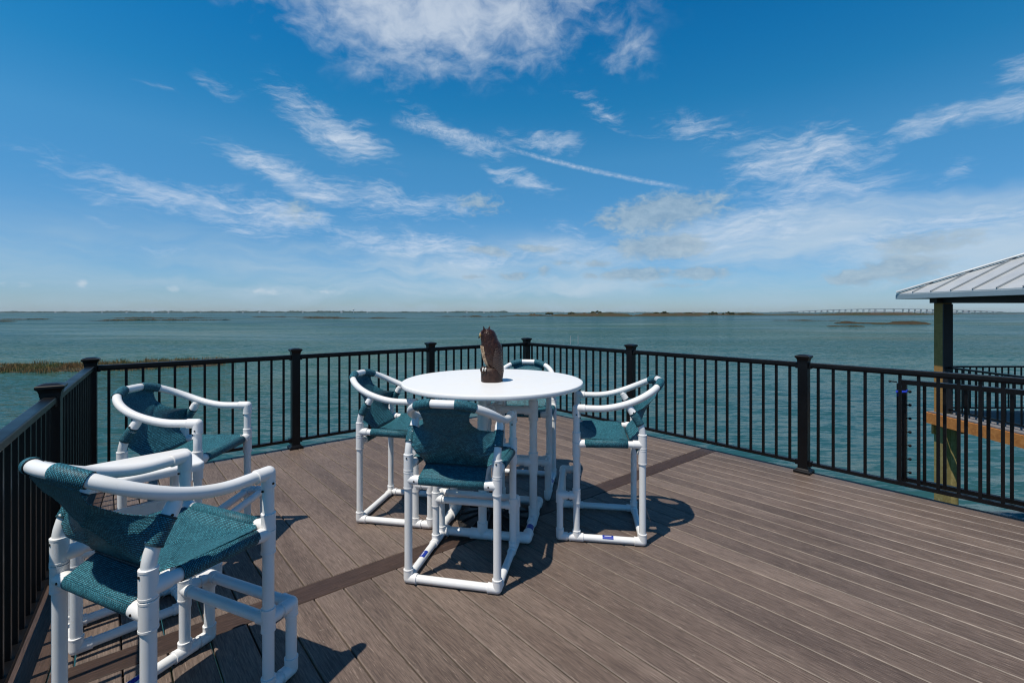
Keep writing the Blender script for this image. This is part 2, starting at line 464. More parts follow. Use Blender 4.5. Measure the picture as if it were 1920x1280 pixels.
# fascia, joists and piles carrying the deck
mb = MB()
def P3(v, z): return Vector((v.x, v.y, z))
cb = C0-ub*.04+nrm*.045; lb = L3-ub*.04+wn*.045
mb.bar(P3(cb, -.135), P3(lb, -.135), .03, .265)
mb.bar(P3(lb, -.135), P3(lb+wl*9, -.135), .03, .265)
mb.bar(P3(cb, -.135), P3(cb+u*11, -.135), .03, .265)
for k in range(14):
    a = C0-nrm*(.3+k*.42)+u*.1; 
    mb.bar(P3(a, -.13), P3(a+u*9.5, -.13), .04, .19)
mb.build('fascia', [M['fascia']], deck, smooth=0)
for (a, bb) in ((.3, .3), (2.3, .3), (4.3, .3), (.3, 2.4), (2.3, 2.4), (4.3, 2.4), (.3, 4.4), (2.3, 4.4), (6.6, .3), (6.6, 2.4)):
    p = C0+u*a+bk*bb
    mb = MB(); mb.tube([(p.x, p.y, WATER-.9), (p.x, p.y, -.23)], .13, 16)
    mb.build('piling', [M['pile']], deck)

# ------------------------------------------------------------------ railings
RT = .954
# baluster / post meshes (shared)
mb = MB(); mb.box((0,0,.505), (.0195, .0195, .83)); bal0 = mb.build('baluster', M['black'], smooth=0)
mb = MB()
mb.box((0,0,.485), (.076, .076, .97))
post0 = mb.build('post', M['black'], smooth=0)
mb = MB()
def sq(w, z): return [Vector((x*w/2, y*w/2, z)) for x, y in ((-1,-1), (1,-1), (1,1), (-1,1))]
mb.loft([sq(.080, .955), sq(.082, .972), sq(.092, .988), sq(.108, .996), sq(.112, 1.0), sq(.112, 1.009), sq(.104, 1.013), sq(.05, 1.022)])
cap0 = mb.build('post_cap', M['black'], smooth=0)
mb = MB()
mb.loft([sq(.128, .0005), sq(.128, .018), sq(.118, .026), sq(.096, .030), sq(.082, .040)])
trim0 = mb.build('base_trim', M['black'], smooth=0)
used = {'b': False, 'p': False}
def inst(o, parent, loc, rz, key):
    c = o.copy(); COL.objects.link(c); c.parent = parent; c.location = loc; c.rotation_euler = (0,0,rz); return c
def add_post(root, p, rz):
    q = inst(post0, root, (p.x, p.y, 0), rz, 'p')
    inst(cap0, q, (0,0,0), 0, ''); inst(trim0, q, (0,0,0), 0, '')
def rail_run(label, pts, posts, t_bal=.1185):
    """pts: post centres in order; posts: which get a post on this run"""
    root = empty('railing', (pts[0].x, pts[0].y, 0)); o0 = pts[0]
    tag(root, label, 'railing', 'black railings round the deck')
    for i, p in enumerate(pts):
        d = (pts[min(i+1, len(pts)-1)]-pts[max(i-1, 0)]); rz = math.atan2(d.y, d.x)
        if posts[i]: add_post(root, p-o0, rz)
    for i in range(len(pts)-1):
        a = pts[i]-o0; b_ = pts[i+1]-o0; d = (b_-a); Ln = d.length; d.normalize(); rz = math.atan2(d.y, d.x)
        a2 = a+d*.038; b2 = b_-d*.038
        t = MB(); t.bar((a2.x, a2.y, RT-.0175), (b2.x, b2.y, RT-.0175), .052, .035)
        t.bar((a2.x, a2.y, RT-.039), (b2.x, b2.y, RT-.039), .034, .012)
        for e in (a2+d*.012, b2-d*.012): t.box((e.x, e.y, RT-.030), (.022, .056, .046), rz)
        ob = t.build('top_rail', M['black'], root, smooth=0)
        bv = ob.modifiers.new('b', 'BEVEL'); bv.width = .006; bv.segments = 2
        t = MB(); t.bar((a2.x, a2.y, .085), (b2.x, b2.y, .085), .038, .028)
        for e in (a2+d*.012, b2-d*.012): t.box((e.x, e.y, .085), (.022, .05, .044), rz)
        t.build('bottom_rail', M['black'], root, smooth=0)
        n = round((Ln-.02)/t_bal); sp = Ln/n
        for k in range(1, n):
            q = a+d*(sp*k); inst(bal0, root, (q.x, q.y, 0), rz, 'b')
    return root
c_, l1, l2, l3 = C0, Vector((-1.003, 5.651)), Vector((-2.217, 4.694)), L3
r1, r2 = Vector((1.375, 5.299)), R2
r3 = r2+u*1.72; r4 = r3+u*1.72; r5 = r4+u*1.72
rail_run('black metal railing along the back of the deck behind the round table and left armchair', [l3, l2, l1, c_], [1,1,1,1], .1085)
rail_run('black metal railing along the right side of the deck leading toward the roofed pavilion', [c_, r1, r2, r3, r4, r5], [0,1,1,1,1,1], .1085)
lp1 = LP; lp2 = LP+wl*1.72; lp3 = lp2+wl*1.72
rail_run('black metal railing at the left edge of the deck beside the nearest armchair', [l3, lp1, lp2, lp3], [0,1,1,1], .1085)
for o in (bal0, post0, cap0, trim0): bpy.data.objects.remove(o)

# gate leaf folded back against the outside of the right railing
GA = Vector((3.046, 3.589))+nrm*.03; GB = GA+u*1.5
g = empty('gate', (GA.x, GA.y, 0)); tag(g, 'black gate panel outside the right railing with blue cord on its post', 'gate')
rz = math.atan2(u.y, u.x); e1 = u*1.5
t = MB(); t.box((0,0,.45), (.058, .058, .76), rz); gp = t.build('gate_post', M['black'], g, smooth=0)
t = MB(); t.box((e1.x,e1.y,.45), (.058, .058, .76), rz); t.build('gate_post', M['black'], g, smooth=0)
t = MB(); s0 = -u*.02; t.bar((s0.x, s0.y, .842), (e1.x, e1.y, .842), .05, .035); t.build('top_rail', M['black'], g, smooth=0)
t = MB(); t.bar((0, 0, .085), (e1.x, e1.y, .085), .036, .03); t.build('bottom_rail', M['black'], g, smooth=0)
for k in range(1, 13):
    q = u*(.02+k*.113); t = MB(); t.box((q.x, q.y, .462), (.0195, .0195, .74), rz); t.build('baluster', M['black'], g, smooth=0)
for k in range(7):
    z = .77-k*.105; a = u*.026-nrm*.0
    t = MB(); t.tube([(a.x, a.y, z), (a.x+u.x*.018, a.y+u.y*.018, z)], .004, 8); t.ball((a.x+u.x*.022, a.y+u.y*.022, z+.001), .011, 10, 6)
    t.build('hook', M['black'], g)
t = MB(); a = -u*.03
t.tube([(a.x, a.y, .838), (a.x-u.x*.04, a.y-u.y*.04, .838)], .005, 8); t.ball((a.x-u.x*.045, a.y-u.y*.045, .838), .009, 10, 6); t.build('latch', M['black'], g)
t = MB(); pp = []
for k in range(25):
    a = 2*math.pi*k/24; rr = .036
    ca, sa = math.cos(a), math.sin(a); sc = rr/max(abs(ca), abs(sa))*.86
    q = u*(ca*sc)+nrm*(sa*sc); pp.append((GA.x+q.x, GA.y+q.y, (.775)+.007*math.sin(a*1+1)))
t.tube(pp, .004, 8); pp = [(x, y, z-.009) for x, y, z in pp]; t.tube(pp, .0035, 8)
q = GA-nrm*.036-u*.02
t.tube([(q.x, q.y, .775), (q.x-.004, q.y-.012, .755), (q.x-.006, q.y-.01, .735)], .0035, 8)
tag(t.build('cord', M['blue_cord']), 'thin bright blue cord tied round the gate post', 'cord')

# ------------------------------------------------------------------ pipe furniture helpers
r0, rf = .0200, .0243
def fitting(mb, c, dirs, ln=.048, r=rf):
    c = Vector(c)
    mb.cur = 1
    mb.ball(c, r*1.0, 16, 8)
    for d in dirs:
        d = Vector(d); mb.tube([c, c+d*ln*.86, c+d*(ln*.865), c+d*ln*.985, c+d*ln], [r, r, r*1.035, r*1.035, r*.985], 18)
    mb.cur = 0
def sleeve(mb, a, b_, r=rf):
    mb.cur = 1; a = Vector(a); b_ = Vector(b_); d = (b_-a).normalized()
    mb.tube([a, a+d*.001, a+d*.007, a+d*.0075, b_-d*.0075, b_-d*.007, b_-d*.001, b_], [r*.98, r*1.035, r*1.035, r, r, r*1.035, r*1.035, r*.98], 18)
    mb.cur = 0
def screw(mb, p, d):
    mb.cur = 2; p = Vector(p); d = Vector(d); mb.tube([p-d*.003, p+d*.0015], .0042, 10); mb.cur = 0
HX = .235; YF = .39; YT = .49; ZS = .60; ZR = .53; ZA = .806; ZF = .275
X, Y, Z = Vector((1,0,0)), Vector((0,1,0)), Vector((0,0,1))
PM = [M['pvc'], M['fit'], M['screw']]
def sm(t): t = max(0, min(1, t)); return t*t*(3-2*t)
def arm_z(y): return ZA+.146*max(0.0, min(1.0, (.27-y)/.40))**1.85
def arm_pt(t):                                 # t in [-1,1]: from left front to right front round the back
    s_ = -1 if t < 0 else 1; q = abs(t)
    if q > .62:
        y = .10+(q-.62)/.38*(YF-.10); return Vector((s_*HX, y, arm_z(y)))
    a = (q/.62)*math.pi/2; n = 2.35
    x = HX*math.sin(a)**(2/n); y = .10-.235*max(0, math.cos(a))**(2/n)
    return Vector((s_*x, y, arm_z(y)))
def sup_path(sx):
    return [Vector((sx*HX, 0, .64)), Vector((sx*HX, .001, .675)), Vector((sx*HX*.998, .010, .71)), Vector((sx*HX*.992, .030, .748)), Vector((sx*HX*.982, .055, .785)), Vector((sx*HX*.97, .078, .822))]
def sup_at(z):
    P_ = sup_path(1)
    for a, b_ in zip(P_, P_[1:]):
        if z <= b_.z: t = (z-a.z)/(b_.z-a.z); return a+(b_-a)*max(0, t)
    return P_[-1]
def sub_path(P_, a, b_, n=10):                  # resample by arclength fraction
    Ls = [0]
    for p, q in zip(P_, P_[1:]): Ls.append(Ls[-1]+(q-p).length)
    out = []
    for i in range(n+1):
        s_ = (a+(b_-a)*i/n)*Ls[-1]
        for k in range(len(P_)-1):
            if s_ <= Ls[k+1]+1e-9:
                t = (s_-Ls[k])/(Ls[k+1]-Ls[k]); out.append(P_[k]+(P_[k+1]-P_[k])*t); break
    return out

def make_chair():
    root = empty('armchair')
    for sx in (-1, 1):
        # rear leg
        mb = MB(); x = sx*HX
        mb.tube([(x,0,rf), (x,0,.65)], r0)
        fitting(mb, (x,0,rf), [Z, Y, -sx*X]); 
        sleeve(mb, (x,0,ZR-.045), (x,0,ZR+.043)); sleeve(mb, (x,0,ZR+.046), (x,0,.662))
        mb.cur = 1; mb.tube([(x,0,ZR), (x-sx*.062,0,ZR)], rf); mb.tube([(x,0,ZS), (x,.055,ZS)], rf); mb.cur = 0
        screw(mb, (x, -rf-.0005, .645), -Y); screw(mb, (x-sx*.04, -rf-.0005, ZR), -Y)
        mb.build('leg', PM, root)
        # front leg
        mb = MB()
        mb.tube([(x,YF,rf), (x,YF,ZA)], r0)
        fitting(mb, (x,YF,rf), [Z, Y, -Y], .042)
        fitting(mb, (x,YF,ZF), [Z, -Z, Y, -sx*X], .042)
        sleeve(mb, (x,YF,ZS-.085), (x,YF,ZS-.0)); sleeve(mb, (x,YF,ZS+.003), (x,YF,ZS+.062))
        mb.cur = 1; mb.tube([(x,YF,ZS-.012), (x,YF-.055,ZS-.006)], rf); mb.tube([(x,YF,ZS+.014), (x-sx*.05,YF,ZS+.006)], rf); mb.cur = 0
        fitting(mb, (x,YF,ZA), [-Z, -Y], .052)
        screw(mb, (x+sx*(rf+.0005), YF, ZA-.035), sx*X); screw(mb, (x, YF-rf-.0005, ZA-.06), -Y)
        mb.build('leg', PM, root)
        # rear support bending forward up to the arm
        mb = MB(); P_ = sub_path(sup_path(sx), 0, 1, 14)
        mb.tube(P_, r0*.99); q = P_[-1]; d = (P_[-1]-P_[-2]).normalized()
        mb.cur = 1; mb.tube([q-d*.062, q-d*.061, q-d*.054, q-d*.05, q-d*.012, q+d*.006], [r0, r0*1.2, r0*1.2, r0*1.12, r0*1.1, r0*.8]); mb.cur = 0
        screw(mb, q-d*.035+Vector((sx*.0215, -.006, 0)), sx*X)
        mb.build('arm_support', PM, root)
    # arm and back hoop
    mb = MB(); mb.tube([arm_pt(-1+2*i/72) for i in range(73)], r0*1.02, 20); 
    mb.build('arm_rail', PM, root)
    # floor rails
    mb = MB()
    for sx in (-1, 1): mb.tube([(sx*HX,0,rf), (sx*HX,YT,rf)], r0)
    mb.tube([(-HX,0,rf), (HX,0,rf)], r0)
    mb.build('base_rail', PM, root)
    # footrest
    mb = MB()
    for sx in (-1, 1):
        x = sx*HX
        mb.tube([(x,YT,rf), (x,YT,ZF)], r0); fitting(mb, (x,YT,rf), [Z, -Y], .046)
        mb.tube([(x,YF,ZF), (x,YT,ZF)], r0); fitting(mb, (x,YT,ZF), [-Z, -Y, -sx*X], .046)
    mb.tube([(-HX,YT,ZF), (HX,YT,ZF)], r0); mb.tube([(-HX,YF,ZF-.002), (HX,YF,ZF-.002)], r0)
    mb.build('footrest', PM, root)
    # seat rails
    mb = MB()
    for sx in (-1, 1): mb.tube([(sx*HX,0,ZS), (sx*HX,YF,ZS-.008)], r0)
    mb.tube([(-HX,0,ZR), (HX,0,ZR)], r0); mb.tube([(-HX,YF,ZS+.008), (HX,YF,ZS+.008)], r0*.98)
    mb.build('seat_rail', PM, root)
    # seat sling
    FM = [M['fabric'], M['hem'], M['rivet'], M['seam']]
    rw = r0+.0028
    mb = MB()
    y0, y1 = .068, YF
    def hw(y):
        if y < .115: return .165+(HX-.165)*sm((y-y0)/.045)
        if y > .335: return HX-(HX-.175)*sm((y-.335)/.06)
        return HX
    def seat(a, b_):
        y = y0+(y1-y0)*b_; w = hw(y); x = (a*2-1)*w
        ex = min(1, abs(x)/HX); edge = max(ex**3, sm((b_-.8)/.2))
        z = ZS+rw*edge-.020*(1-max(min(1, abs(x)/HX), abs(2*b_-1)))+.002
        z = z*(1-0)+0
        if b_ < .12: z -= .012*(1-b_/.12)
        # stitched diagonals
        for s_ in (-1, 1):
            dd = abs((y-.22)-s_*x*.72)/1.23
            z += .0045*math.exp(-(dd/.006)**2)
        return (x, y, z), (x, y)
    mb.grid(seat, 40, 34)
    # wraps round the rails
    for sx in (-1, 1):
        mb.tube([(sx*HX, .085, ZS), (sx*HX, .16, ZS-.001), (sx*HX, .24, ZS-.003), (sx*HX, .34, ZS-.005)], rw+.0005, 20, caps=False)
    mb.tube([(-.172, YF, ZS+.008), (0, YF, ZS+.008), (.172, YF, ZS+.008)], rw+.0004, 20, caps=False)
    mb.build('seat', FM, root, smooth=60, solid=.0022)
    # rear drop panel from the seam down to the low rear rail
    mb = MB()
    def panel(a, b_):
        x = (a*2-1)*(.165+.010*b_)
        y = .066+(-.012-.066)*b_; z = (ZS-.006)+(ZR+.019-(ZS-.006))*b_
        y -= .010*math.sin(math.pi*b_)*(1-(a*2-1)**2)
        if b_ > .9: y -= .004*(b_-.9)/.1
        return (x, y, z), (x, b_*.10)
    mb.grid(panel, 26, 14)
    mb.tube([(-.176, 0, ZR), (0, 0, ZR), (.176, 0, ZR)], rw, 20, caps=False)
    mb.build('rear_panel', FM, root, smooth=60, solid=.0022)
    # back sling
    mb = MB()
    prof = [(0, .944, .150), (.08, .925, .140), (.2, .895, .124), (.32, .865, .119), (.42, .835, .127), (.50, .808, .150), (.555, .798, .185), (.60, .788, .226), (.70, .757, .228), (.79, .722, .230), (.86, .684, .200), (.93, .640, .178), (1, .598, .166)]
    def prow(v):
        for p, q in zip(prof, prof[1:]):
            if v <= q[0]:
                t = (v-p[0])/(q[0]-p[0]); return p[1]+(q[1]-p[1])*t, p[2]+(q[2]-p[2])*t
        return prof[-1][1], prof[-1][2]
    ycs = [(.598, .066), (.64, .040), (.70, .004), (.78, -.040), (.86, -.084), (.92, -.116), (.953, -.130)]
    def yc(z):
        if z <= ycs[0][0]: return ycs[0][1]
        for p, q in zip(ycs, ycs[1:]):
            if z <= q[0]: return p[1]+(q[1]-p[1])*(z-p[0])/(q[0]-p[0])
        return ycs[-1][1]
    def back(a, v):
        z, w = prow(v); x = (a*2-1)*w
        y = yc(z); fl = 1-sm((z-.78)/.10)
        lo = sm((z-.62)/.06)
        yt = sup_at(min(.81, max(.65, z))).y-.012
        y += (yt-y)*fl*lo*(abs(x)/.229)**2.0
        if z > .88:                             # follow the hoop at the top
            yy = .10-.235*max(0, 1-(abs(x)/HX)**2.35)**(1/2.35); y += (yy+.004-y)*sm((z-.88)/.07)
            z2 = z-.0
        for s_ in (-1, 1):
            dd = abs((z-.755)-s_*x*.85)/1.3; y -= .0040*math.exp(-(dd/.0055)**2)
        y -= .014*max(0, 1-max(abs(x)/.20, abs(z-.765)/.165))
        y -= .0028*math.exp(-((z-.905)/.004)**2)
        return (x, y, z), (x, v*.38)
    mb.grid(back, 44, 50, skip=lambda a, v: v < .055 and abs(a*2-1) < .40)
    # fabric loops: over the hoop (two tabs) and round the supports
    for sx in (-1, 1):
        tt = [t for t in [i/400 for i in range(1, 400)] if .058 <= abs(arm_pt(sx*t).x) <= .150]
        mb.tube([arm_pt(sx*t) for t in tt[::6]+[tt[-1]]], r0+.0034, 20, caps=False)
        P_ = [Vector((p.x, p.y, p.z)) for p in sub_path(sup_path(sx), .40, .78, 10)]
        mb.tube(P_, r0+.0034, 20, caps=False)
        mb.cur = 1
        for k in (0, -1):
            d = (P_[1]-P_[0]).normalized() if k == 0 else (P_[-1]-P_[-2]).normalized()
            mb.tube([P_[k]-d*.0018, P_[k]+d*.0018], r0+.0046, 20)
        mb.cur = 2
        for k in (2, 8):
            q = P_[k]+Vector((-sx*.006, -r0-.0036, -.002)); mb.ball(q, .0055, 10, 6, (1, .5, 1))
        mb.cur = 0
    mb.build('backrest', FM, root, smooth=60, solid=.0022)
    # hem cord along the lower seam
    mb = MB(); mb.tube([(x/20*.168, .066-.0015, ZS-.003) for x in range(-20, 21)], .0035, 8); mb.build('seam', M['hem'], root)
    # maker's sticker wrapped on the left floor rail
    mb = MB(); mb.tube([(-HX, .17, rf), (-HX, .235, rf)], r0+.0007, 8, caps=False, a0=-1.15, a1=.75)
    mb.cur = 1; mb.tube([(-HX, .182, rf), (-HX, .223, rf)], r0+.0011, 4, caps=False, a0=-.35, a1=-.12)
    mb.build('sticker', [M['sticker'], M['sticker_w']], root)
    return root

def place(o, rl, fwd, zrot=0):
    """o's origin is midway between the rear legs"""
    o.location = (rl[0], rl[1], 0); o.rotation_euler = (0,0,math.atan2(-fwd[0], fwd[1]))
proto = make_chair()
G = 'white pipe armchairs with teal slings'
spots = [
 ((-.303, 2.315), (.20, .98), 'white pipe armchair in front of the round table, its back toward the camera'),
 ((.813, 2.965), (-.988, .15), 'white pipe armchair at the right side of the round table, seen in profile'),
 ((-.966, 3.268), (.984, -.178), 'white pipe armchair at the left side of the round table, seen in profile'),
 ((.12, 3.914), (-.182, -.983), 'white pipe armchair mostly hidden behind the round table, farthest from the camera'),
 ((-2.045, 2.635), (.9995, .02), 'white pipe armchair standing before the back railing, just behind the small side table'),
 ((-1.254, 1.40), (.387, .922), 'nearest white pipe armchair, standing against the left railing in front of the side table'),
]
for i, (p, f, lab) in enumerate(spots):
    o = proto if i == 0 else copy_tree(proto)
    place(o, p, f); tag(o, lab, 'armchair', G)

# ------------------------------------------------------------------ round table
TC = Vector((-.129, 3.084)); TZ = .936
t0 = empty('round_table', (TC.x, TC.y, 0), math.atan2(2.80-2.909, .13+.44)); tag(t0, 'large round white bar table on a white pipe base', 'table')
RT_ = .600
mb = MB()
mb.lathe([(.05, TZ-.030), (RT_-.012, TZ-.030), (RT_-.003, TZ-.027), (RT_, TZ-.022), (RT_, TZ-.009), (RT_-.002, TZ-.004), (RT_-.008, TZ-.0008), (RT_-.016, TZ), (.05, TZ)], seg=128)
mb.build('tabletop', M['top'], t0)
hb = .275; rt, rft = .0255, .0315
def tfit(mb, c, dirs, ln=.06): fitting(mb, c, dirs, ln, rft)
mb = MB()
for a in range(4):
    ca = Matrix.Rotation(a*math.pi/2, 3, 'Z')
    A = ca @ Vector((-hb, -hb, rft)); B = ca @ Vector((hb, -hb, rft)); mb.tube([A, B], rt)
    tfit(mb, A, [ca @ X, ca @ Y])
mb.build('base_rail', PM, t0)
for a in range(4):
    ca = Matrix.Rotation(a*math.pi/2, 3, 'Z'); mb = MB()
    A = ca @ Vector((0, -hb, rft)); Tp = ca @ Vector((0, -hb, TZ-.03))
    mb.tube([A, Tp], rt); tfit(mb, A, [Z, ca @ X, -(ca @ X)], .075)
    for z in (.40, .74): mb.cur = 1; sleeve(mb, (A.x, A.y, z-.065), (A.x, A.y, z+.065), rft); mb.cur = 1; mb.tube([(A.x, A.y, z), (A.x*.78, A.y*.78, z)], rft); mb.cur = 0
    sleeve(mb, (A.x, A.y, TZ-.09), (A.x, A.y, TZ-.03), rft)
    mb.build('leg', PM, t0)
for z in (.40, .74):
    mb = MB()
    mb.tube([(-hb,0,z), (hb,0,z)], rt); mb.tube([(0,-hb,z), (0,hb,z)], rt)
    tfit(mb, (0,0,z), [X, -X, Y, -Y])
    mb.build('cross_rail', PM, t0)
mb = MB(); mb.tube([(hb, -.20, rft), (hb, -.145, rft)], rt+.0008, 8, caps=False, a0=-.75, a1=1.15); mb.build('sticker', M['sticker'], t0)
# cast parasol foot on the boards under the table
mb = MB(); mb.lathe([(.25, .0), (.252, .012), (.235, .026), (.12, .05), (.06, .065), (.045, .08), (.045, .22), (.04, .225)], seg=40)
for k in range(12):
    a = k*math.pi/6
    mb.tube([(.06*math.cos(a), .06*math.sin(a), .066), (.15*math.cos(a+.25), .15*math.sin(a+.25), .047), (.24*math.cos(a+.35), .24*math.sin(a+.35), .028)], .007, 8)
o = mb.build('parasol_foot', M['iron']); o.location = (TC.x+.02, TC.y-.02, 0); tag(o, 'dark ribbed round parasol foot on the boards under the round table', 'parasol base')

# ------------------------------------------------------------------ owl figure (faces left, slightly away)
OW = empty('owl_figure', (-.133, 3.005, TZ), R(0)); tag(OW, 'dark brown owl decoy statue with ear tufts standing on the round table', 'statue')
def ell(cx, rx, z, ry=None, cy=0, n=40, tw=0, am=0, fr=7):
    ry = ry if ry else rx; out = []
    for k in range(n):
        a = 2*math.pi*k/n; q = 1+am*math.sin(fr*a+z*90)
        out.append(Vector((cx+rx*math.cos(a)*q, cy+ry*math.sin(a)*q, z)))
    return out
rows = [(.048, .020, .010), (.046, .028, .03), (.041, .036, .05), (.036, .044, .07), (.028, .051, .09), (.021, .057, .11), (.014, .062, .135), (.009, .066, .165), (.006, .068, .19), (.002, .069, .215), (-.001, .067, .235), (-.006, .063, .252), (-.012, .058, .265), (-.017, .056, .28), (-.021, .056, .295), (-.025, .053, .31), (-.026, .049, .322), (-.028, .041, .333), (-.029, .028, .341), (-.029, .012, .345)]
mb = MB(); mb.loft([ell(cx, rx, z, rx*(.95 if z < .24 else .98)) for cx, rx, z in rows]); mb.build('body', M['owl'], OW, smooth=80)
mb = MB()
for sy in (-1, 1):      # ear tufts
    bx = -.048 if sy < 0 else -.022
    base = [Vector((bx+a, sy*.028+b_, .322)) for a, b_ in ((-.015, -.014), (.020, -.012), (.020, .012), (-.015, .014))]
    mid = [Vector((bx+.002+a*.6, sy*.034+b_*.6, .342)) for a, b_ in ((-.013, -.012), (.014, -.010), (.014, .010), (-.013, .012))]
    tip = [Vector((bx+(-.004 if sy < 0 else .008)+a*.10, sy*.039+b_*.12, .363)) for a, b_ in ((-.013, -.012), (.013, -.010), (.013, .010), (-.013, .012))]
    mb.loft([base, mid, tip])
mb.build('ear_tuft', M['owl'], OW, smooth=60)
def body_at(z):
    for p, q in zip(rows, rows[1:]):
        if z <= q[2]:
            t = (z-p[2])/(q[2]-p[2]); return p[0]+(q[0]-p[0])*t, p[1]+(q[1]-p[1])*t
    return rows[-1][:2]
for sy in (-1, 1):      # folded wings, raised a little from the body
    mb = MB()
    def wing(a, b_):
        z = .028+b_*.205; cx, rx = body_at(z)
        a0, a1 = 128-58*(b_), 12+14*b_                      # front edge sweeps back toward the tail
        an = R(a0+(a1-a0)*a)
        k = 1.0-.05+.125*(math.sin(math.pi*a)**.45)*(math.sin(math.pi*min(1, b_*.97+.03))**.4)
        return (cx+rx*math.cos(an)*k, sy*rx*.95*math.sin(an)*k, z), (a, b_)
    mb.grid(wing, 24, 26)
    mb.build('wing', M['wing'], OW, smooth=80)

mb = MB(); mb.loft([ell(cx-.0035-rx*.16, rx*.88, z, rx*.80) for cx, rx, z in rows if .05 <= z <= .236]); mb.build('breast', M['breast'], OW, smooth=80)
mb = MB(); mb.loft([ell(cx-.010, rx*.86, z, rx*.72) for cx, rx, z in rows if .268 <= z <= .325]); mb.build('face', M['breast'], OW, smooth=80)
mb = MB()
for sy in (-1, 1): mb.ball((-.073, sy*.024, .303), .009, 14, 8)
mb.build('eye', M['eye'], OW)
mb = MB(); mb.tube([(-.072, 0, .296), (-.083, 0, .290), (-.085, 0, .279)], [.008, .006, .001], 10); mb.build('beak', M['screw'], OW)
mb = MB(); random.seed(3)
rings = []
for k, (cx, rx, z) in enumerate([(.0, .070, .0), (.0, .071, .006), (-.001, .069, .03), (-.004, .066, .06), (-.006, .064, .080), (-.010, .050, .092), (-.012, .03, .097)]):
    rings.append(ell(cx, rx, z, rx*.92, am=.035, fr=5, n=48))
mb.loft(rings); mb.ball((-.052, -.034, .080), .022, 14, 8, (1, 1, 1.15))
mb.build('stump', M['stump'], OW, smooth=60)
mb = MB()
for k, (x, y) in enumerate(((-.052, -.046), (-.036, -.054))):
    mb.tube([(x, y, .094), (x-.003, y-.009, .086), (x-.004, y-.010, .074)], [.006, .005, .0015], 8)
mb.build('claw', M['pale'], OW)

# ------------------------------------------------------------------ side table
A = Vector((-1.43, 2.142)); Bv = Vector((-1.633, 2.364)); Cc = Vector((-1.771, 1.771))
lng = (Cc-A).normalized(); sd = Vector((lng.y, -lng.x)); sd = sd if sd.y > 0 else -sd
SW, SD = .50, .34
cen = A+lng*SW/2+sd*SD/2
st = empty('side_table', (cen.x, cen.y, 0), math.atan2(lng.y, lng.x)); tag(st, 'small rectangular white side table between the two left armchairs', 'side table')
mb = MB()
def rrect(w, h, r, z, n=6):
    out = []
    for cx, cy, a0 in ((w/2-r, h/2-r, 0), (-w/2+r, h/2-r, 90), (-w/2+r, -h/2+r, 180), (w/2-r, -h/2+r, 270)):
        for k in range(n+1): a = R(a0+90*k/n); out.append(Vector((cx+r*math.cos(a), cy+r*math.sin(a), z)))
    return out
mb.loft([rrect(SW-.03, SD-.03, .02, .655), rrect(SW-.004, SD-.004, .025, .657), rrect(SW, SD, .028, .662), rrect(SW, SD, .028, .684), rrect(SW-.006, SD-.006, .025, .6905), rrect(SW-.02, SD-.02, .02, .693)])
mb.build('tabletop', M['top'], st, smooth=50)
lx, ly = .185, .105
for sx in (-1, 1):
    for sy in (-1, 1):
        mb = MB(); mb.tube([(sx*lx, sy*ly, rf), (sx*lx, sy*ly, .656)], r0); fitting(mb, (sx*lx, sy*ly, rf), [Z, -sx*X, -sy*Y]); sleeve(mb, (sx*lx, sy*ly, .60), (sx*lx, sy*ly, .655)); sleeve(mb, (sx*lx, sy*ly, .36), (sx*lx, sy*ly, .45)); mb.build('leg', PM, st)
for z in (rf, .40):
    mb = MB()
    for sy in (-1, 1): mb.tube([(-lx, sy*ly, z), (lx, sy*ly, z)], r0)
    for sx in (-1, 1): mb.tube([(sx*lx, -ly, z), (sx*lx, ly, z)], r0)
    mb.build('rail', PM, st)
mb = MB(); mb.box((0, -ly-.0, .45), (2*lx-.04, .02, .050))
for k in range(5):
    x = -.13+.065*k; mb.cur = 1; mb.tube([(x, -ly+.014, .45), (x, -ly-.014, .45)], .0185, 20); mb.tube([(x, -ly+.018, .45), (x, -ly-.018, .45)], .012, 16); mb.cur = 0
mb.build('cup_rack', [M['top'], M['fit']], st)

# ------------------------------------------------------------------ water, land
def disc(name, r, z, m, seg=96, rings=None):
    mb = MB(); rs = rings or [0, 20, 60, 150, 400, 1000, 2500, r]
    mb.v.append((0,0,z))
    for q in rs[1:]:
        for k in range(seg): a = 2*math.pi*k/seg; mb.v.append((q*math.cos(a), q*math.sin(a), z))
    for k in range(seg): mb.face((0, 1+k, 1+(k+1) % seg))
    for i in range(len(rs)-2):
        for k in range(seg): a = 1+i*seg; mb.face((a+k, a+seg+k, a+seg+(k+1) % seg, a+(k+1) % seg))
    return mb.build(name, m, smooth=0)
tag(disc('water', 7000, WATER, M['water']), kind='structure')
tag(disc('seabed', 7000, WATER-1.2, M['mud']), kind='structure')

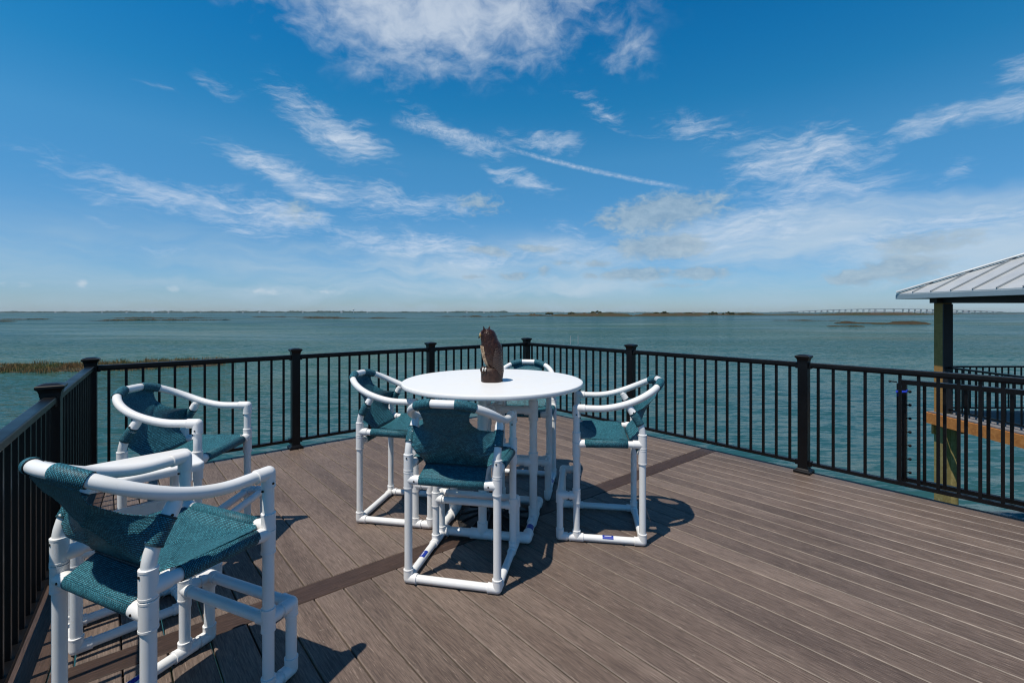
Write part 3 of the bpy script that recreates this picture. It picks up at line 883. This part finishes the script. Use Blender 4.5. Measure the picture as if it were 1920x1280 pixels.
def fl(px, py, z=WATER): h = EYE-z; return Vector(((px-960)*h/(py-585), 860*h/(py-585)))
def islet(name, a, b_, wid, hgt, m, seed, rag=.5, label=None, n=None):
    random.seed(seed); a = Vector(a); b_ = Vector(b_); d = b_-a; Ln = d.length; d.normalize(); s_ = Vector((-d.y, d.x))
    n = n or 120; rows = 7; mb = MB()
    hs = []; h = .6
    for i in range(n+1):
        h += random.uniform(-.22, .22); h = max(.25, min(1.15, h)); hs.append(h)
    ph = [random.uniform(0, 6.28) for _ in range(6)]
    for i in range(n+1):
        t = i/n; env = min(1, t*9, (1-t)*9)**.6
        ww = wid*(.55+.45*math.sin(t*9+ph[0])*math.sin(t*23+ph[1])+.12*math.sin(t*71+ph[2]))*env+.02
        off = wid*.25*math.sin(t*6+ph[3])
        for j in range(rows):
            q = j/(rows-1)*2-1; c = a+d*(Ln*t)+s_*(off+q*ww/2)
            z = WATER-.25+(hgt*hs[i]*env*(1+rag*random.uniform(-.5, .5))+.25)*(1-q*q)**.4 if abs(q) < 1 else WATER-.3
            mb.v.append((c.x, c.y, z))
    for i in range(n):
        for j in range(rows-1):
            k = i*rows+j; mb.face((k, k+rows, k+rows+1, k+1))
    o = mb.build(name, m, smooth=0); tag(o, label, None, None, 'structure'); return o
islet('marsh_bar', fl(-60, 600), fl(100, 598.5), 9, .5, M['islet'], 1)
islet('marsh_bar', fl(-60, 604), fl(34, 602.5), 7, .4, M['islet'], 2)
islet('marsh_bar', fl(168, 601.5), fl(434, 599.5), 12, .7, M['islet'], 3, n=200)
islet('marsh_bar', fl(200, 596.5), fl(425, 595.8), 14, .7, M['islet'], 4)
islet('marsh_bar', fl(470, 594.2), fl(640, 594.2), 14, .7, M['islet'], 5)
islet('marsh_bar', fl(555, 597), fl(764, 596), 14, .7, M['islet'], 6)
islet('marsh_bar', fl(812, 593.6), fl(950, 593.8), 26, 1.1, M['islet'], 7)
islet('marsh_bar', fl(1448, 601), fl(1580, 601.2), 9, .5, M['islet'], 8)
islet('marsh_bar', fl(1552, 612), fl(1615, 612), 6, .5, M['islet'], 9)
islet('marsh_bar', fl(1580, 606.5), fl(1748, 606), 20, .75, M['islet'], 10, n=200)
islet('marsh_bar', fl(1650, 608), fl(1746, 607.5), 12, .5, M['islet'], 11)
islet('low_island', fl(938, 592.3), fl(1330, 592.0), 120, 3.2, M['land'], 12, .35, n=320)
islet('low_island', fl(1250, 591.2), fl(1745, 589.8), 160, 3.3, M['land'], 13, .35, n=320)
islet('low_island', fl(1700, 589.2), fl(2050, 588.6), 90, 1.6, M['land'], 14, .35, n=160)
# shrub mounds on the island
random.seed(5)
for k, (px, w, hh) in enumerate([(1118, 11, 4.2), (1072, 6, 2.2), (1145, 6, 2.0), (1230, 5, 2.2), (1247, 9, 3.6), (1338, 8, 2.4), (1366, 10, 2.6), (1030, 6, 1.6), (1290, 7, 1.8)]):
    mb = MB(); c = Vector(((px-960)*640/860, 640))
    for q in range(26):
        a = random.uniform(-1, 1); r_ = random.uniform(.8, 1.9)
        mb.ball((a*w*.8, random.uniform(-3, 3), (1-a*a)*hh*random.uniform(.2, .95)), r_*.8, 8, 5, (1.3, 1, .9))
    o = mb.build('shrub', M['shrub'], smooth=0); o.location = (c.x, c.y, WATER+2.4)
    tag(o, ['tall dark shrub mound standing highest on the low island, above the table', 'small shrub on the low island just left of the tallest mound', 'small shrub on the low island just right of the tallest mound', 'low shrub on the island left beside the second tallest mound', 'broad dark shrub mound, second tallest on the low island', 'low dark shrub on the island toward the bridge', 'wide low shrub on the island nearest the start of the bridge', 'low shrub near the left end of the island', 'low shrub on the island between the broad mound and the bridge'][k], 'shrub', 'shrubs on the low island')

# near marsh bar with standing grass
random.seed(11)
poly = [(-95, 37.5), (-60, 38.0), (-42, 36.8), (-36, 38.2), (-30.5, 39.6), (-27.0, 44), (-29.5, 48.2), (-33, 48.5), (-42, 44.5), (-52, 43.2), (-95, 43)]
def inside(x, y):
    c = False; j = len(poly)-1
    for i in range(len(poly)):
        if (poly[i][1] > y) != (poly[j][1] > y) and x < (poly[j][0]-poly[i][0])*(y-poly[i][1])/(poly[j][1]-poly[i][1])+poly[i][0]: c = not c
        j = i
    return c
mb = MB(); o_ = len(mb.v)
cx = sum(p[0] for p in poly)/len(poly); cy = sum(p[1] for p in poly)/len(poly)
ring0 = [Vector((p[0], p[1], WATER-.1)) for p in poly]
mb.v += [tuple(p) for p in ring0]; mb.face(list(range(len(poly))))
for i in range(len(mb.v)): mb.v[i] = (mb.v[i][0], mb.v[i][1], WATER-.12)
random.seed(12)
for k in range(160):
    x = random.uniform(-90, -27); y = random.uniform(37, 48)
    if inside(x, y): mb.ball((x, y, WATER-.10), random.uniform(.5, 1.5), 12, 5, (1.8, .8, .11))
tag(mb.build('marsh_ground', M['mud'], smooth=60), kind='structure')
mb = MB()
clumps = []
while len(clumps) < 900:
    x = random.uniform(-92, -26); y = random.uniform(36.5, 48.6)
    if inside(x, y): clumps.append((x, y, random.random()))
for x0, y0, q in clumps:
    hh = .14+.40*q*q+.12*math.sin(x0*.55)*math.sin(y0*.9+x0*.21); nb = 34
    for k in range(nb):
        x = x0+random.gauss(0, .35); y = y0+random.gauss(0, .28); h = hh*random.uniform(.5, 1.25)
        a = random.uniform(0, math.pi); w = random.uniform(.012, .026); lx_, ly_ = random.gauss(0, .10), random.gauss(0, .08)
        dx, dy = math.cos(a)*w, math.sin(a)*w; n = len(mb.v)
        mb.v += [(x-dx, y-dy, WATER-.05), (x+dx, y+dy, WATER-.05), (x+dx*.6+lx_*.4, y+dy*.6+ly_*.4, WATER+h*.6), (x+lx_, y+ly_, WATER+h), (x-dx*.6+lx_*.4, y-dy*.6+ly_*.4, WATER+h*.6)]
        mb.face((n, n+1, n+2, n+3, n+4))
tag(mb.build('marsh_grass', M['grass'], smooth=0), 'reddish brown and green marsh grass on the bar beyond the left railing', 'grass', None, 'stuff')

# mooring poles in the water beyond the corner
for px in (1070, 1084):
    p = fl(px, 646)
    mb = MB(); mb.tube([(p.x, p.y, WATER-1), (p.x, p.y, WATER+1.35)], .045, 8)
    tag(mb.build('mooring_pole', M['concrete']), 'thin pale pole standing in the water beyond the far corner, %s of two' % ('left' if px == 1070 else 'right'), 'pole', 'poles in the water')

# far shore: ground strip, wood, houses
def shore(px0, px1, Yd, hmin, hmax, seed, m, n, name, depth=60):
    random.seed(seed); mb = MB(); h = (hmin+hmax)/2
    for i in range(n+1):
        X0 = (px0+(px1-px0)*i/n-960)*Yd/860; h += random.uniform(-1, 1)*(hmax-hmin)*.35; h = max(hmin, min(hmax, h))
        e = min(1, i/6, (n-i)/6)
        for j, (dy_, q) in enumerate(((-depth/2, 0), (-depth*.3, .8), (0, 1), (depth*.3, .8), (depth/2, 0))):
            mb.v.append((X0, Yd+dy_+random.uniform(-4, 4), WATER-.5+(h*q*random.uniform(.75, 1.15))*e))
    for i in range(n):
        for j in range(4): k = i*5+j; mb.face((k, k+5, k+6, k+1))
    return mb.build(name, m, smooth=0)
tag(shore(-900, 960, 3300, 8, 14, 21, M['farwood'], 900, 'far_wood'), 'dark line of far trees on the horizon at the left', 'woodland', None, 'stuff')
tag(shore(900, 1500, 3900, 3, 7, 22, M['farwood'], 300, 'far_wood'), 'faint low line of far trees on the horizon behind the low island', 'woodland', None, 'stuff')
tag(shore(1480, 2400, 2900, 2.5, 6, 23, M['farwood'], 300, 'far_wood'), 'low line of far trees on the horizon behind the bridge', 'woodland', None, 'stuff')
random.seed(31)
def house(px, Yd, w, d, h, lab, grp):
    mb = MB(); mb.box((0,0,h/2), (w, d, h)); r_ = empty('house', ((px-960)*Yd/860, Yd, WATER+.6))
    mb.build('wall', M['housew'], r_, smooth=0)
    mb = MB(); q = .5; mb.v += [(-w/2-q,-d/2-q,h), (w/2+q,-d/2-q,h), (w/2+q,d/2+q,h), (-w/2-q,d/2+q,h), (-w/2*.6,0,h+2.6), (w/2*.6,0,h+2.6)]
    for f in ((0,1,5,4), (1,2,5), (2,3,4,5), (3,0,4), (3,2,1,0)): mb.face(f)
    mb.build('roof', M['houser'], r_, smooth=0); tag(r_, lab, 'house', grp)
for px in (108, 190, 240, 284, 316, 372, 452, 488, 570, 640, 690, 835, 872, 905):
    house(px+random.uniform(-4, 4), 3180, random.uniform(8, 15), 8, random.uniform(3.5, 5.5), 'small pale house among the far trees on the left horizon', 'houses on the left far shore')
for px in (1028, 1190, 1300, 1412):
    house(px, 3700, random.uniform(14, 26), 10, random.uniform(5, 7), 'tiny pale house on the horizon behind the low island', 'houses behind the low island')
for px in (1640, 1655, 1668, 1684, 1706, 1722, 1740, 1790, 1812):
    house(px, 2700, random.uniform(18, 40), 12, random.uniform(5, 9), 'white waterfront building on the horizon under the bridge', 'buildings under the bridge')
# water tower on the far shore
wt = empty('water_tower', ((663-960)*3250/860, 3250, WATER)); tag(wt, 'tiny white water tower rising over the far trees', 'water tower')
mb = MB(); mb.ball((0,0,25), 6.5, 16, 10, (1, 1, .8)); mb.build('tank', M['housew'], wt)
mb = MB(); mb.tube([(0,0,0), (0,0,22)], 1.6, 12); mb.build('tower_stem', M['housew'], wt)

# bridge
BY = 2600
bg = empty('bridge', ((1660-960)*BY/860, BY, WATER)); bx0 = bg.location.x
tag(bg, 'long pale concrete causeway bridge arching over the right horizon', 'bridge')
def bz(X_):
    px = 960+X_*860/BY; t = (px-1660)/(205 if px < 1660 else 250)
    return 3.6+19.5*max(0, 1-t*t*1.0)**1.25 if abs(t) < 1 else 3.6
xs = [bx0-640+i*13 for i in range(101)]
mb = MB()
for a, c in zip(xs, xs[1:]): mb.bar((a-bx0, 0, bz(a)-.9), (c-bx0+.3, 0, bz(c)-.9), 13, 1.8); 
mb.build('road_deck', M['concrete'], bg, smooth=0)
mb = MB()
for a, c in zip(xs, xs[1:]): mb.bar((a-bx0, -6.6, bz(a)+.5), (c-bx0+.2, -6.6, bz(c)+.5), .4, 1.0)
mb.build('parapet', M['concrete'], bg, smooth=0)
x_ = bx0-600; 
while x_ < bx0+640:
    mb = MB(); zt = bz(x_)-1.8
    for sy in (-4, 4): mb.box((x_-bx0, sy, (zt-2)/2), (2.0, 2.0, zt+2))
    mb.box((x_-bx0, 0, zt-.8), (2.4, 11, 1.6)); mb.build('pier', M['concrete'], bg, smooth=0)
    x_ += 34 if abs(x_-bx0) > 70 else 52

# ------------------------------------------------------------------ pavilion
PZ = -.665
pv = empty('pavilion', (8.83, 9.4, PZ)); tag(pv, 'roofed timber pavilion with pale metal hip roof on piles at the right', 'pavilion')
W_ = 3.9
def loc(x, y): return (x, -y)               # local: x to the right, y towards the camera
for (x, y) in ((0,0), (W_,0), (0,W_), (W_,W_)):
    mb = MB(); mb.box((x, -y, 1.12), (.19, .19, 2.24)); p_ = mb.build('post', M['olive'], pv, smooth=0)
    mb = MB(); mb.box((x+.0, -y-.107, 1.12), (.19, .022, 2.2)); mb.build('trim_board', M['darkbeam'], p_, smooth=0)
    mb = MB(); mb.box((x, -y, (-5+-.27)/2), (.19, .19, 4.73)); mb.tube([(x+.15, -y-.05, -5), (x+.15, -y-.05, -.27)], .09, 14); mb.build('piling', M['pile'], pv)
# beams
mb = MB()
for a, b_ in (((-.2, 0), (W_+.2, 0)), ((-.2, W_), (W_+.2, W_))): mb.bar((a[0], -a[1], 2.345), (b_[0], -b_[1], 2.345), .16, .21)
for x in (0, W_): mb.bar((x, .2, 2.345), (x, -W_-.2, 2.345), .155, .205)
mb.build('beam', M['darkbeam'], pv, smooth=0)
# deck
mb = MB()
for k in range(29): mb.box((-.15+k*.15+.07, -W_/2, .0-.014), (.143, W_+.36, .026))
mb.build('floor', M['graydeck'], pv, smooth=0)
mb = MB()
e0, e1_ = -.19, W_+.19
mb.bar((e0, -e0, -.135), (e0, -e1_, -.135), .045, .215); mb.bar((e0, -e0-0, -.135), (e1_, -e0, -.135), .045, .212)
mb.bar((e1_, -e0, -.135), (e1_, -e1_, -.135), .045, .215); mb.bar((e0, -e1_, -.135), (e1_, -e1_, -.135), .045, .212)
mb.build('rim_joist', M['orange'], pv, smooth=0)
mb = MB()
for y in (-.08, W_+.08): mb.bar((-.14, -y, -.35), (W_+.14, -y, -.35), .05, .21)
for k in range(9): mb.bar((.05+k*.46, -.0, -.14), (.05+k*.46, -W_, -.14), .045, .19)
mb.build('girder', M['orange'], pv, smooth=0)
# roof
ov = .52; re = W_/2+ov; cxr = W_/2; sl = .507; zb = 2.455; 
apex = Vector((cxr, -cxr, zb+re*sl)); cor = [Vector((cxr+sx*re, -cxr+sy*re, zb)) for sx, sy in ((-1,1), (-1,-1), (1,-1), (1,1))]
mb = MB(); n0 = len(mb.v)
mb.v += [tuple(c) for c in cor]+[tuple(apex)]+[tuple(c-Vector((0,0,.03))) for c in cor]
for i in range(4): mb.face((i, (i+1) % 4, 4)); mb.face((i, i+5, (i+1) % 4+5, (i+1) % 4))
rf_ = mb.build('roof', M['roof'], pv, smooth=0)
mb = MB()
for i in range(4):
    a = cor[i]; b_ = cor[(i+1) % 4]; e = (b_-a); Ln = e.length; e.normalize(); mid = (a+b_)/2
    inw = Vector((apex.x-mid.x, apex.y-mid.y, 0)).normalized(); n = 12
    nv = e.cross(inw*1+Vector((0,0,sl))).normalized(); nv = nv if nv.z > 0 else -nv
    for k in range(1, n):
        s_ = Ln*k/n; run = min(s_, Ln-s_)
        p = a+e*s_; q = p+inw*run+Vector((0,0,run*sl))
        mb.bar(p+nv*.014, q+nv*.014, .018, .03)
mb.build('standing_seam', M['roofseam'], rf_, smooth=0)
mb = MB()
for i in range(4):
    a = cor[i]+Vector((0,0,.022)); q = apex+Vector((0,0,.022)); mb.bar(a, q, .16, .012)
    mb.tube([a+Vector((0,0,.01)), q+Vector((0,0,.01))], .022, 8)
mb.build('hip_cap', M['roof'], rf_, smooth=0)
mb = MB()
for i in range(4):
    a = cor[i]-Vector((0,0,.075)); b_ = cor[(i+1) % 4]-Vector((0,0,.075)); mb.bar(a, b_, .03, .085+.002*i)
mb.build('fascia', M['fasciag'], pv, smooth=0)
mb = MB(); mb.box((cxr, -cxr, zb-.112), (2*re-.06, 2*re-.06, .012)); mb.build('soffit', M['darkbeam'], pv, smooth=0)
# pavilion railing
pr = empty('railing', (8.83, 9.4, PZ)); tag(pr, 'black baluster railing round the deck of the roofed pavilion', 'railing')
def prail(a, b_):
    a = Vector(a); b_ = Vector(b_); d = b_-a; Ln = d.length; d.normalize()
    t = MB(); t.bar((a.x, a.y, .93), (b_.x, b_.y, .93), .05, .035); t.build('top_rail', M['black'], pr, smooth=0)
    t = MB(); t.bar((a.x, a.y, .085), (b_.x, b_.y, .085), .035, .03); t.build('bottom_rail', M['black'], pr, smooth=0)
    n = int(Ln/.128)
    for k in range(1, n):
        q = a+d*(Ln*k/n); t = MB(); t.box((q.x, q.y, .50), (.02, .02, .84)); t.build('baluster', M['black'], pr, smooth=0)
prail((.02, -.12), (.02, -W_+.1)); prail((.1, .07), (W_-.1, .07))

# ------------------------------------------------------------------ camera
cam = bpy.data.cameras.new('camera'); co = bpy.data.objects.new('camera', cam); COL.objects.link(co)
co.location = (0, 0, EYE); co.rotation_euler = (R(90), 0, 0)
cam.sensor_width = 36; cam.lens = 860/1920*36; cam.shift_y = -55/1920
cam.clip_start = .05; cam.clip_end = 30000
S.camera = co

# ------------------------------------------------------------------ light and sky
SUN_EL = 66.6; sx_, sy_ = -.73, -.68        # horizontal direction towards the sun
sd_ = bpy.data.lights.new('sun', 'SUN'); sd_.energy = 4.4; sd_.angle = R(.53); sd_.color = (1, .94, .845)
so = bpy.data.objects.new('sun', sd_); COL.objects.link(so)
to = Vector((sx_, sy_, math.tan(R(SUN_EL))*math.hypot(sx_, sy_))).normalized()
so.rotation_euler = to.to_track_quat('Z', 'Y').to_euler(); so.location = (0, 0, 30)
wd = bpy.data.worlds.new('World'); S.world = wd; wd.use_nodes = True; nt = wd.node_tree
bgn = nt.nodes['Background']; STR = .095; bgn.inputs['Strength'].default_value = STR
sky = N(nt, 'ShaderNodeTexSky', sky_type='NISHITA'); sky.sun_disc = False
sky.sun_elevation = R(SUN_EL); sky.sun_rotation = math.atan2(sx_, sy_); sky.altitude = 0; sky.air_density = 1.0; sky.dust_density = .1; sky.ozone_density = 1.0
hs = N(nt, 'ShaderNodeHueSaturation'); hs.inputs['Saturation'].default_value = 1.25; hs.inputs['Value'].default_value = 1.0; L(nt, sky.outputs[0], hs.inputs['Color'])
skyc = hs.outputs[0]
tc = N(nt, 'ShaderNodeTexCoord'); sp = N(nt, 'ShaderNodeSeparateXYZ'); L(nt, tc.outputs['Generated'], sp.inputs[0])
az = math_(nt, 'ARCTAN2', sp.outputs['X'], sp.outputs['Y']); el = math_(nt, 'ARCSINE', sp.outputs['Z'])
tint = ramp(nt, el, [(0, (.43, .62, 1.10)), (.06, (.46, .72, 1.10)), (.14, (.52, .85, 1.11)), (.31, (.55, 1.18, 1.27)), (.41, (.24, 1.14, 1.27)), (.50, (.13, 1.10, 1.30)), (.60, (.07, 1.02, 1.28)), (.80, (.06, .48, .72)), (1.0, (.05, .28, .46))])
skyc = mixc(nt, 1.0, skyc, tint, 'MULTIPLY')
cv = N(nt, 'ShaderNodeCombineXYZ'); L(nt, az, cv.inputs['X']); L(nt, el, cv.inputs['Y']); cv.inputs['Z'].default_value = 1; AE = cv.outputs[0]
def warp(src, scale, amt, detail=3, stretch=(1,1,1)):
    c = noise(nt, mapping(nt, src, stretch), scale, detail, .55, 0, 'Color')
    s_ = N(nt, 'ShaderNodeVectorMath', operation='SUBTRACT'); L(nt, c, s_.inputs[0]); s_.inputs[1].default_value = (.5, .5, .5)
    m_ = N(nt, 'ShaderNodeVectorMath', operation='MULTIPLY'); L(nt, s_.outputs[0], m_.inputs[0]); m_.inputs[1].default_value = (amt, amt, 0)
    a_ = N(nt, 'ShaderNodeVectorMath', operation='ADD'); L(nt, src, a_.inputs[0]); L(nt, m_.outputs[0], a_.inputs[1]); return a_.outputs[0]
AW = warp(AE, 8, .075); AW2 = warp(AE, 30, .016)
def ae(px, py):
    U = (px-960)/860; V = (585-py)/860; a = math.atan(U); return a, math.atan(V*math.cos(a))
gate_ = [None]          # keeps the masks evaluated one after another
def blobs(lst, src):
    acc = None; src0 = src
    for i_, (px, py, rx, ry, rot, st) in enumerate(lst):
        if i_ % 5 == 0 and (acc is not None or gate_[0] is not None):
            g_ = acc if acc is not None else gate_[0]
            mm = N(nt, 'ShaderNodeVectorMath', operation='MULTIPLY_ADD'); L(nt, g_, mm.inputs[0]); mm.inputs[1].default_value = (1e-7, 1e-7, 0); L(nt, src0, mm.inputs[2]); src = mm.outputs[0]
        a, e = ae(px, py); ca = math.cos(a)
        # half axes of the patch in radians of azimuth / elevation; falloff (1 - r^2/3.06)^2
        sx2 = max(.004, rx/860*ca*ca); sy2 = max(.003, ry/860*ca); q_ = math.sqrt(math.sqrt(st)/3.06); t_ = R(rot)
        c_, s_ = math.cos(t_), math.sin(t_); ds = []
        for vx, vy in ((c_*q_/sx2, -s_*q_/sx2), (s_*q_/sy2, c_*q_/sy2)):
            dn = N(nt, 'ShaderNodeVectorMath', operation='DOT_PRODUCT'); L(nt, src, dn.inputs[0]); dn.inputs[1].default_value = (vx, vy, -(a*vx+e*vy)); ds.append(dn.outputs['Value'])
        r2_ = math_(nt, 'MULTIPLY_ADD', ds[1], ds[1], math_(nt, 'MULTIPLY', ds[0], ds[0]))
        m_ = math_(nt, 'SUBTRACT', math.sqrt(st), r2_)
        acc = m_ if acc is None else math_(nt, 'MAXIMUM', acc, m_)
    acc = math_(nt, 'MAXIMUM', acc, 0.0); acc = math_(nt, 'MULTIPLY', acc, acc)
    gate_[0] = acc
    return acc
cirrus = [
 (620, 242, 115, 36, 18, .85), (545, 205, 34, 40, 50, .42),
 (370, 385, 250, 32, 10, .72), (520, 405, 130, 26, 14, .75), (560, 345, 150, 30, 20, .72), (720, 380, 170, 30, 6, .72), (230, 375, 100, 20, 8, .45),
 (1500, 300, 140, 52, 0, .85), (1540, 345, 130, 40, 0, .72), (1430, 410, 140, 26, -4, .55), (1390, 440, 180, 28, -3, .6),
 (1840, 208, 210, 22, -5, .75), (1900, 132, 50, 16, 0, .45), (1775, 318, 60, 22, -30, .45),
 (1015, 265, 75, 17, 8, .68), (975, 342, 70, 16, 16, .65), (860, 258, 110, 20, 18, .55), (1120, 205, 65, 20, 30, .5), (1310, 240, 100, 36, 10, .42), (1070, 430, 50, 16, 20, .45),
 (760, 458, 150, 22, 2, .72), (1000, 478, 240, 22, -3, .45), (1750, 435, 250, 36, -10, .6), (300, 465, 110, 10, 3, .35),
 (410, 158, 45, 18, 10, .38), (300, 168, 50, 6, 10, .35), (210, 415, 50, 9, 10, .4)]
puffs = [(800, 15, 310, 85, 0, 1.0), (760, 90, 130, 50, 0, .75), (960, 60, 130, 60, 0, .75), (600, 10, 130, 50, 10, .7), (720, 150, 60, 22, 10, .5),
 (1160, 105, 36, 34, 40, .6), (1205, 98, 28, 46, -30, .45)]
grey = [(1240, 398, 112, 32, -5, 1.0), (1150, 415, 50, 18, 0, .7), (1240, 463, 84, 22, 0, 1.1), (900, 385, 52, 22, 0, .6), (560, 398, 44, 26, 0, .5),
 (1195, 514, 66, 12, 0, 1.1), (1310, 512, 54, 12, 0, 1.0), (915, 471, 42, 9, 8, .8), (1010, 466, 50, 8, 4, .7), (965, 516, 34, 7, -5, .8), (1020, 508, 16, 8, -10, .7), (890, 518, 24, 5, 0, .7),
 (1605, 520, 54, 15, 0, 1.0), (1690, 502, 84, 24, 0, 1.0), (1720, 455, 80, 20, 0, .8), (1800, 448, 50, 18, 0, .6), (1120, 494, 26, 7, 0, .8), (1060, 492, 30, 6, 0, .6), (1110, 517, 16, 6, 0, .7), (1260, 536, 60, 6, 0, .5)]
small = [(150, 531, 14, 8, 0, .7), (40, 532, 50, 8, 0, .6), (323, 540, 14, 7, 0, .6), (500, 546, 50, 7, 0, .6), (620, 549, 40, 6, 0, .5)]
hazy = [(1480, 440, 320, 56, -3, .7), (1180, 478, 260, 40, 0, .45), (780, 500, 260, 30, 0, .42), (1780, 480, 240, 60, -6, .75), (1000, 540, 520, 22, 0, .38)]
Mh = blobs(hazy, AW); Mc = blobs(cirrus, AW); Mp = blobs(puffs, AW); Mg = blobs(grey, AW2); Ms = blobs(small, AW2)
veil = noise(nt, mapping(nt, AW, (3, 16, 1)), 1.3, 5, .6, .3)
# filament texture for the cirrus
n1 = noise(nt, mapping(nt, AW, (5, 19, 1), rot=(0, 0, R(-14))), 1.4, 8, .66, 1.1)
n2 = noise(nt, mapping(nt, AW2, (13, 62, 1), rot=(0, 0, R(-28))), 1.5, 5, .62, 1.0)
fil = math_(nt, 'ADD', math_(nt, 'MULTIPLY', n1, .62), math_(nt, 'MULTIPLY', n2, .38))
def dens(mask, tex, lo, hi, gain=1.0, k=2.5):
    s_ = math_(nt, 'ADD', mask, math_(nt, 'MULTIPLY', math_(nt, 'SUBTRACT', tex, .5), k))
    mr = N(nt, 'ShaderNodeMapRange', interpolation_type='SMOOTHSTEP'); L(nt, s_, mr.inputs[0]); mr.inputs[1].default_value = lo; mr.inputs[2].default_value = hi
    return math_(nt, 'MULTIPLY', math_(nt, 'MULTIPLY', mr.outputs[0], math_(nt, 'MINIMUM', math_(nt, 'MULTIPLY', mask, 3.0), 1.0)), gain)
dC = dens(Mc, fil, .14, 1.45, .80, 2.8)
np_ = noise(nt, mapping(nt, AW, (9, 15, 1), rot=(0, 0, R(-20))), 1.5, 8, .60, .15)
dP = dens(Mp, np_, .08, 1.35, .80, 2.0)
ng = noise(nt, mapping(nt, AW2, (22, 40, 1)), 1.5, 5, .6, .2)
dG = dens(Mg, ng, .16, .78, .74, 1.5)
dS = dens(Ms, ng, .25, 1.0, .60, 1.8)
dH = dens(Mh, veil, .0, .9, .62, 1.6)
# broken thin veil all round near the horizon and a few cirrus elsewhere in the sky
eb = N(nt, 'ShaderNodeMapRange', interpolation_type='SMOOTHSTEP'); L(nt, el, eb.inputs[0]); eb.inputs[1].default_value = .21; eb.inputs[2].default_value = .07; 
dV = math_(nt, 'MULTIPLY', ramp(nt, veil, [(.36, .15), (.64, 1.0)]), math_(nt, 'MULTIPLY', eb.outputs[0], .55))
# vapour trail
def seg(px0, py0, px1, py1, w, st):
    a0_, e0_ = ae(px0, py0); a1_, e1_ = ae(px1, py1); ca, ce = (a0_+a1_)/2, (e0_+e1_)/2
    Ln = math.hypot(a1_-a0_, e1_-e0_)/2; rot = math.atan2(e1_-e0_, a1_-a0_)
    mp = mapping(nt, warp(AE, 60, .004), (Ln, w, 1), (ca, ce, 0), (0, 0, rot), 'TEXTURE')
    q = N(nt, 'ShaderNodeSeparateXYZ'); L(nt, mp, q.inputs[0])
    ex = math_(nt, 'SUBTRACT', 1.0, math_(nt, 'POWER', math_(nt, 'ABSOLUTE', q.outputs[0]), 4), clamp=True)
    ey = math_(nt, 'SUBTRACT', 1.0, math_(nt, 'ABSOLUTE', q.outputs[1]), clamp=True)
    t_ = ramp(nt, noise(nt, mapping(nt, AE, (90, 120, 1)), 1.5, 4, .6), [(.35, .25), (.65, 1.0)])
    return math_(nt, 'MULTIPLY', math_(nt, 'MULTIPLY', math_(nt, 'MULTIPLY', ex, ey), t_), st)
dT = math_(nt, 'MAXIMUM', seg(930, 272, 1300, 356, .0062, .50), math_(nt, 'MAXIMUM', seg(730, 222, 960, 276, .016, .40), 0.0))
White = tuple(x/STR for x in (.72, .79, .88)); Grey = tuple(x/STR for x in (.37, .49, .59)); Veil = tuple(x/STR for x in (.38, .54, .68)); Hz = tuple(x/STR for x in (.56, .67, .77)); Sm = tuple(x/STR for x in (.62, .70, .78))
c = mixc(nt, dV, skyc, Veil)
c = mixc(nt, dH, c, Hz)
c = mixc(nt, math_(nt, 'MINIMUM', dC, .88), c, White)
c = mixc(nt, dT, c, White)
c = mixc(nt, dP, c, tuple(x/STR for x in (.62, .70, .80)))
c = mixc(nt, dS, c, Sm)
gl = ramp(nt, ng, [(.35, (.72, .78, .84)), (.7, (1.12, 1.08, 1.04))])
c = mixc(nt, dG, c, mixc(nt, 1.0, Grey, gl, 'MULTIPLY'))
L(nt, c, bgn.inputs['Color'])
wd.cycles.sampling_method = 'MANUAL'; wd.cycles.sample_map_resolution = 256
SKYDBG = False

# ------------------------------------------------------------------ haze
HAZE = True
if HAZE:
    mb = MB(); mb.box((0, 0, (WATER-2.4+34)/2), (15000, 15000, 34-(WATER-2.4)))
    hz = mb.build('haze', None, smooth=0) if False else None
    me = bpy.data.meshes.new('haze'); me.from_pydata(mb.v, [], mb.f)
    hz = bpy.data.objects.new('haze', me); COL.objects.link(hz); tag(hz, kind='stuff')
    hm = bpy.data.materials.new('haze_air'); hm.use_nodes = True; n_ = hm.node_tree
    n_.nodes.remove(n_.nodes['Principled BSDF']); vo = n_.nodes.new('ShaderNodeVolumePrincipled')
    vo.inputs['Color'].default_value = (.80, .88, .95, 1); vo.inputs['Density'].default_value = .00004; vo.inputs['Anisotropy'].default_value = .2
    n_.links.new(vo.outputs[0], n_.nodes['Material Output'].inputs['Volume']); me.materials.append(hm)

# ------------------------------------------------------------------ render settings
S.render.engine = 'CYCLES'
S.view_settings.view_transform = 'Standard'; S.view_settings.look = 'None'; S.view_settings.exposure = 0; S.view_settings.gamma = 1
S.cycles.use_denoising = True; S.cycles.denoising_prefilter = 'ACCURATE'; S.cycles.filter_width = 1.2; S.cycles.max_bounces = 5; S.cycles.diffuse_bounces = 3; S.cycles.glossy_bounces = 3; S.cycles.transmission_bounces = 2; S.cycles.volume_bounces = 0; S.cycles.caustics_reflective = False; S.cycles.caustics_refractive = False
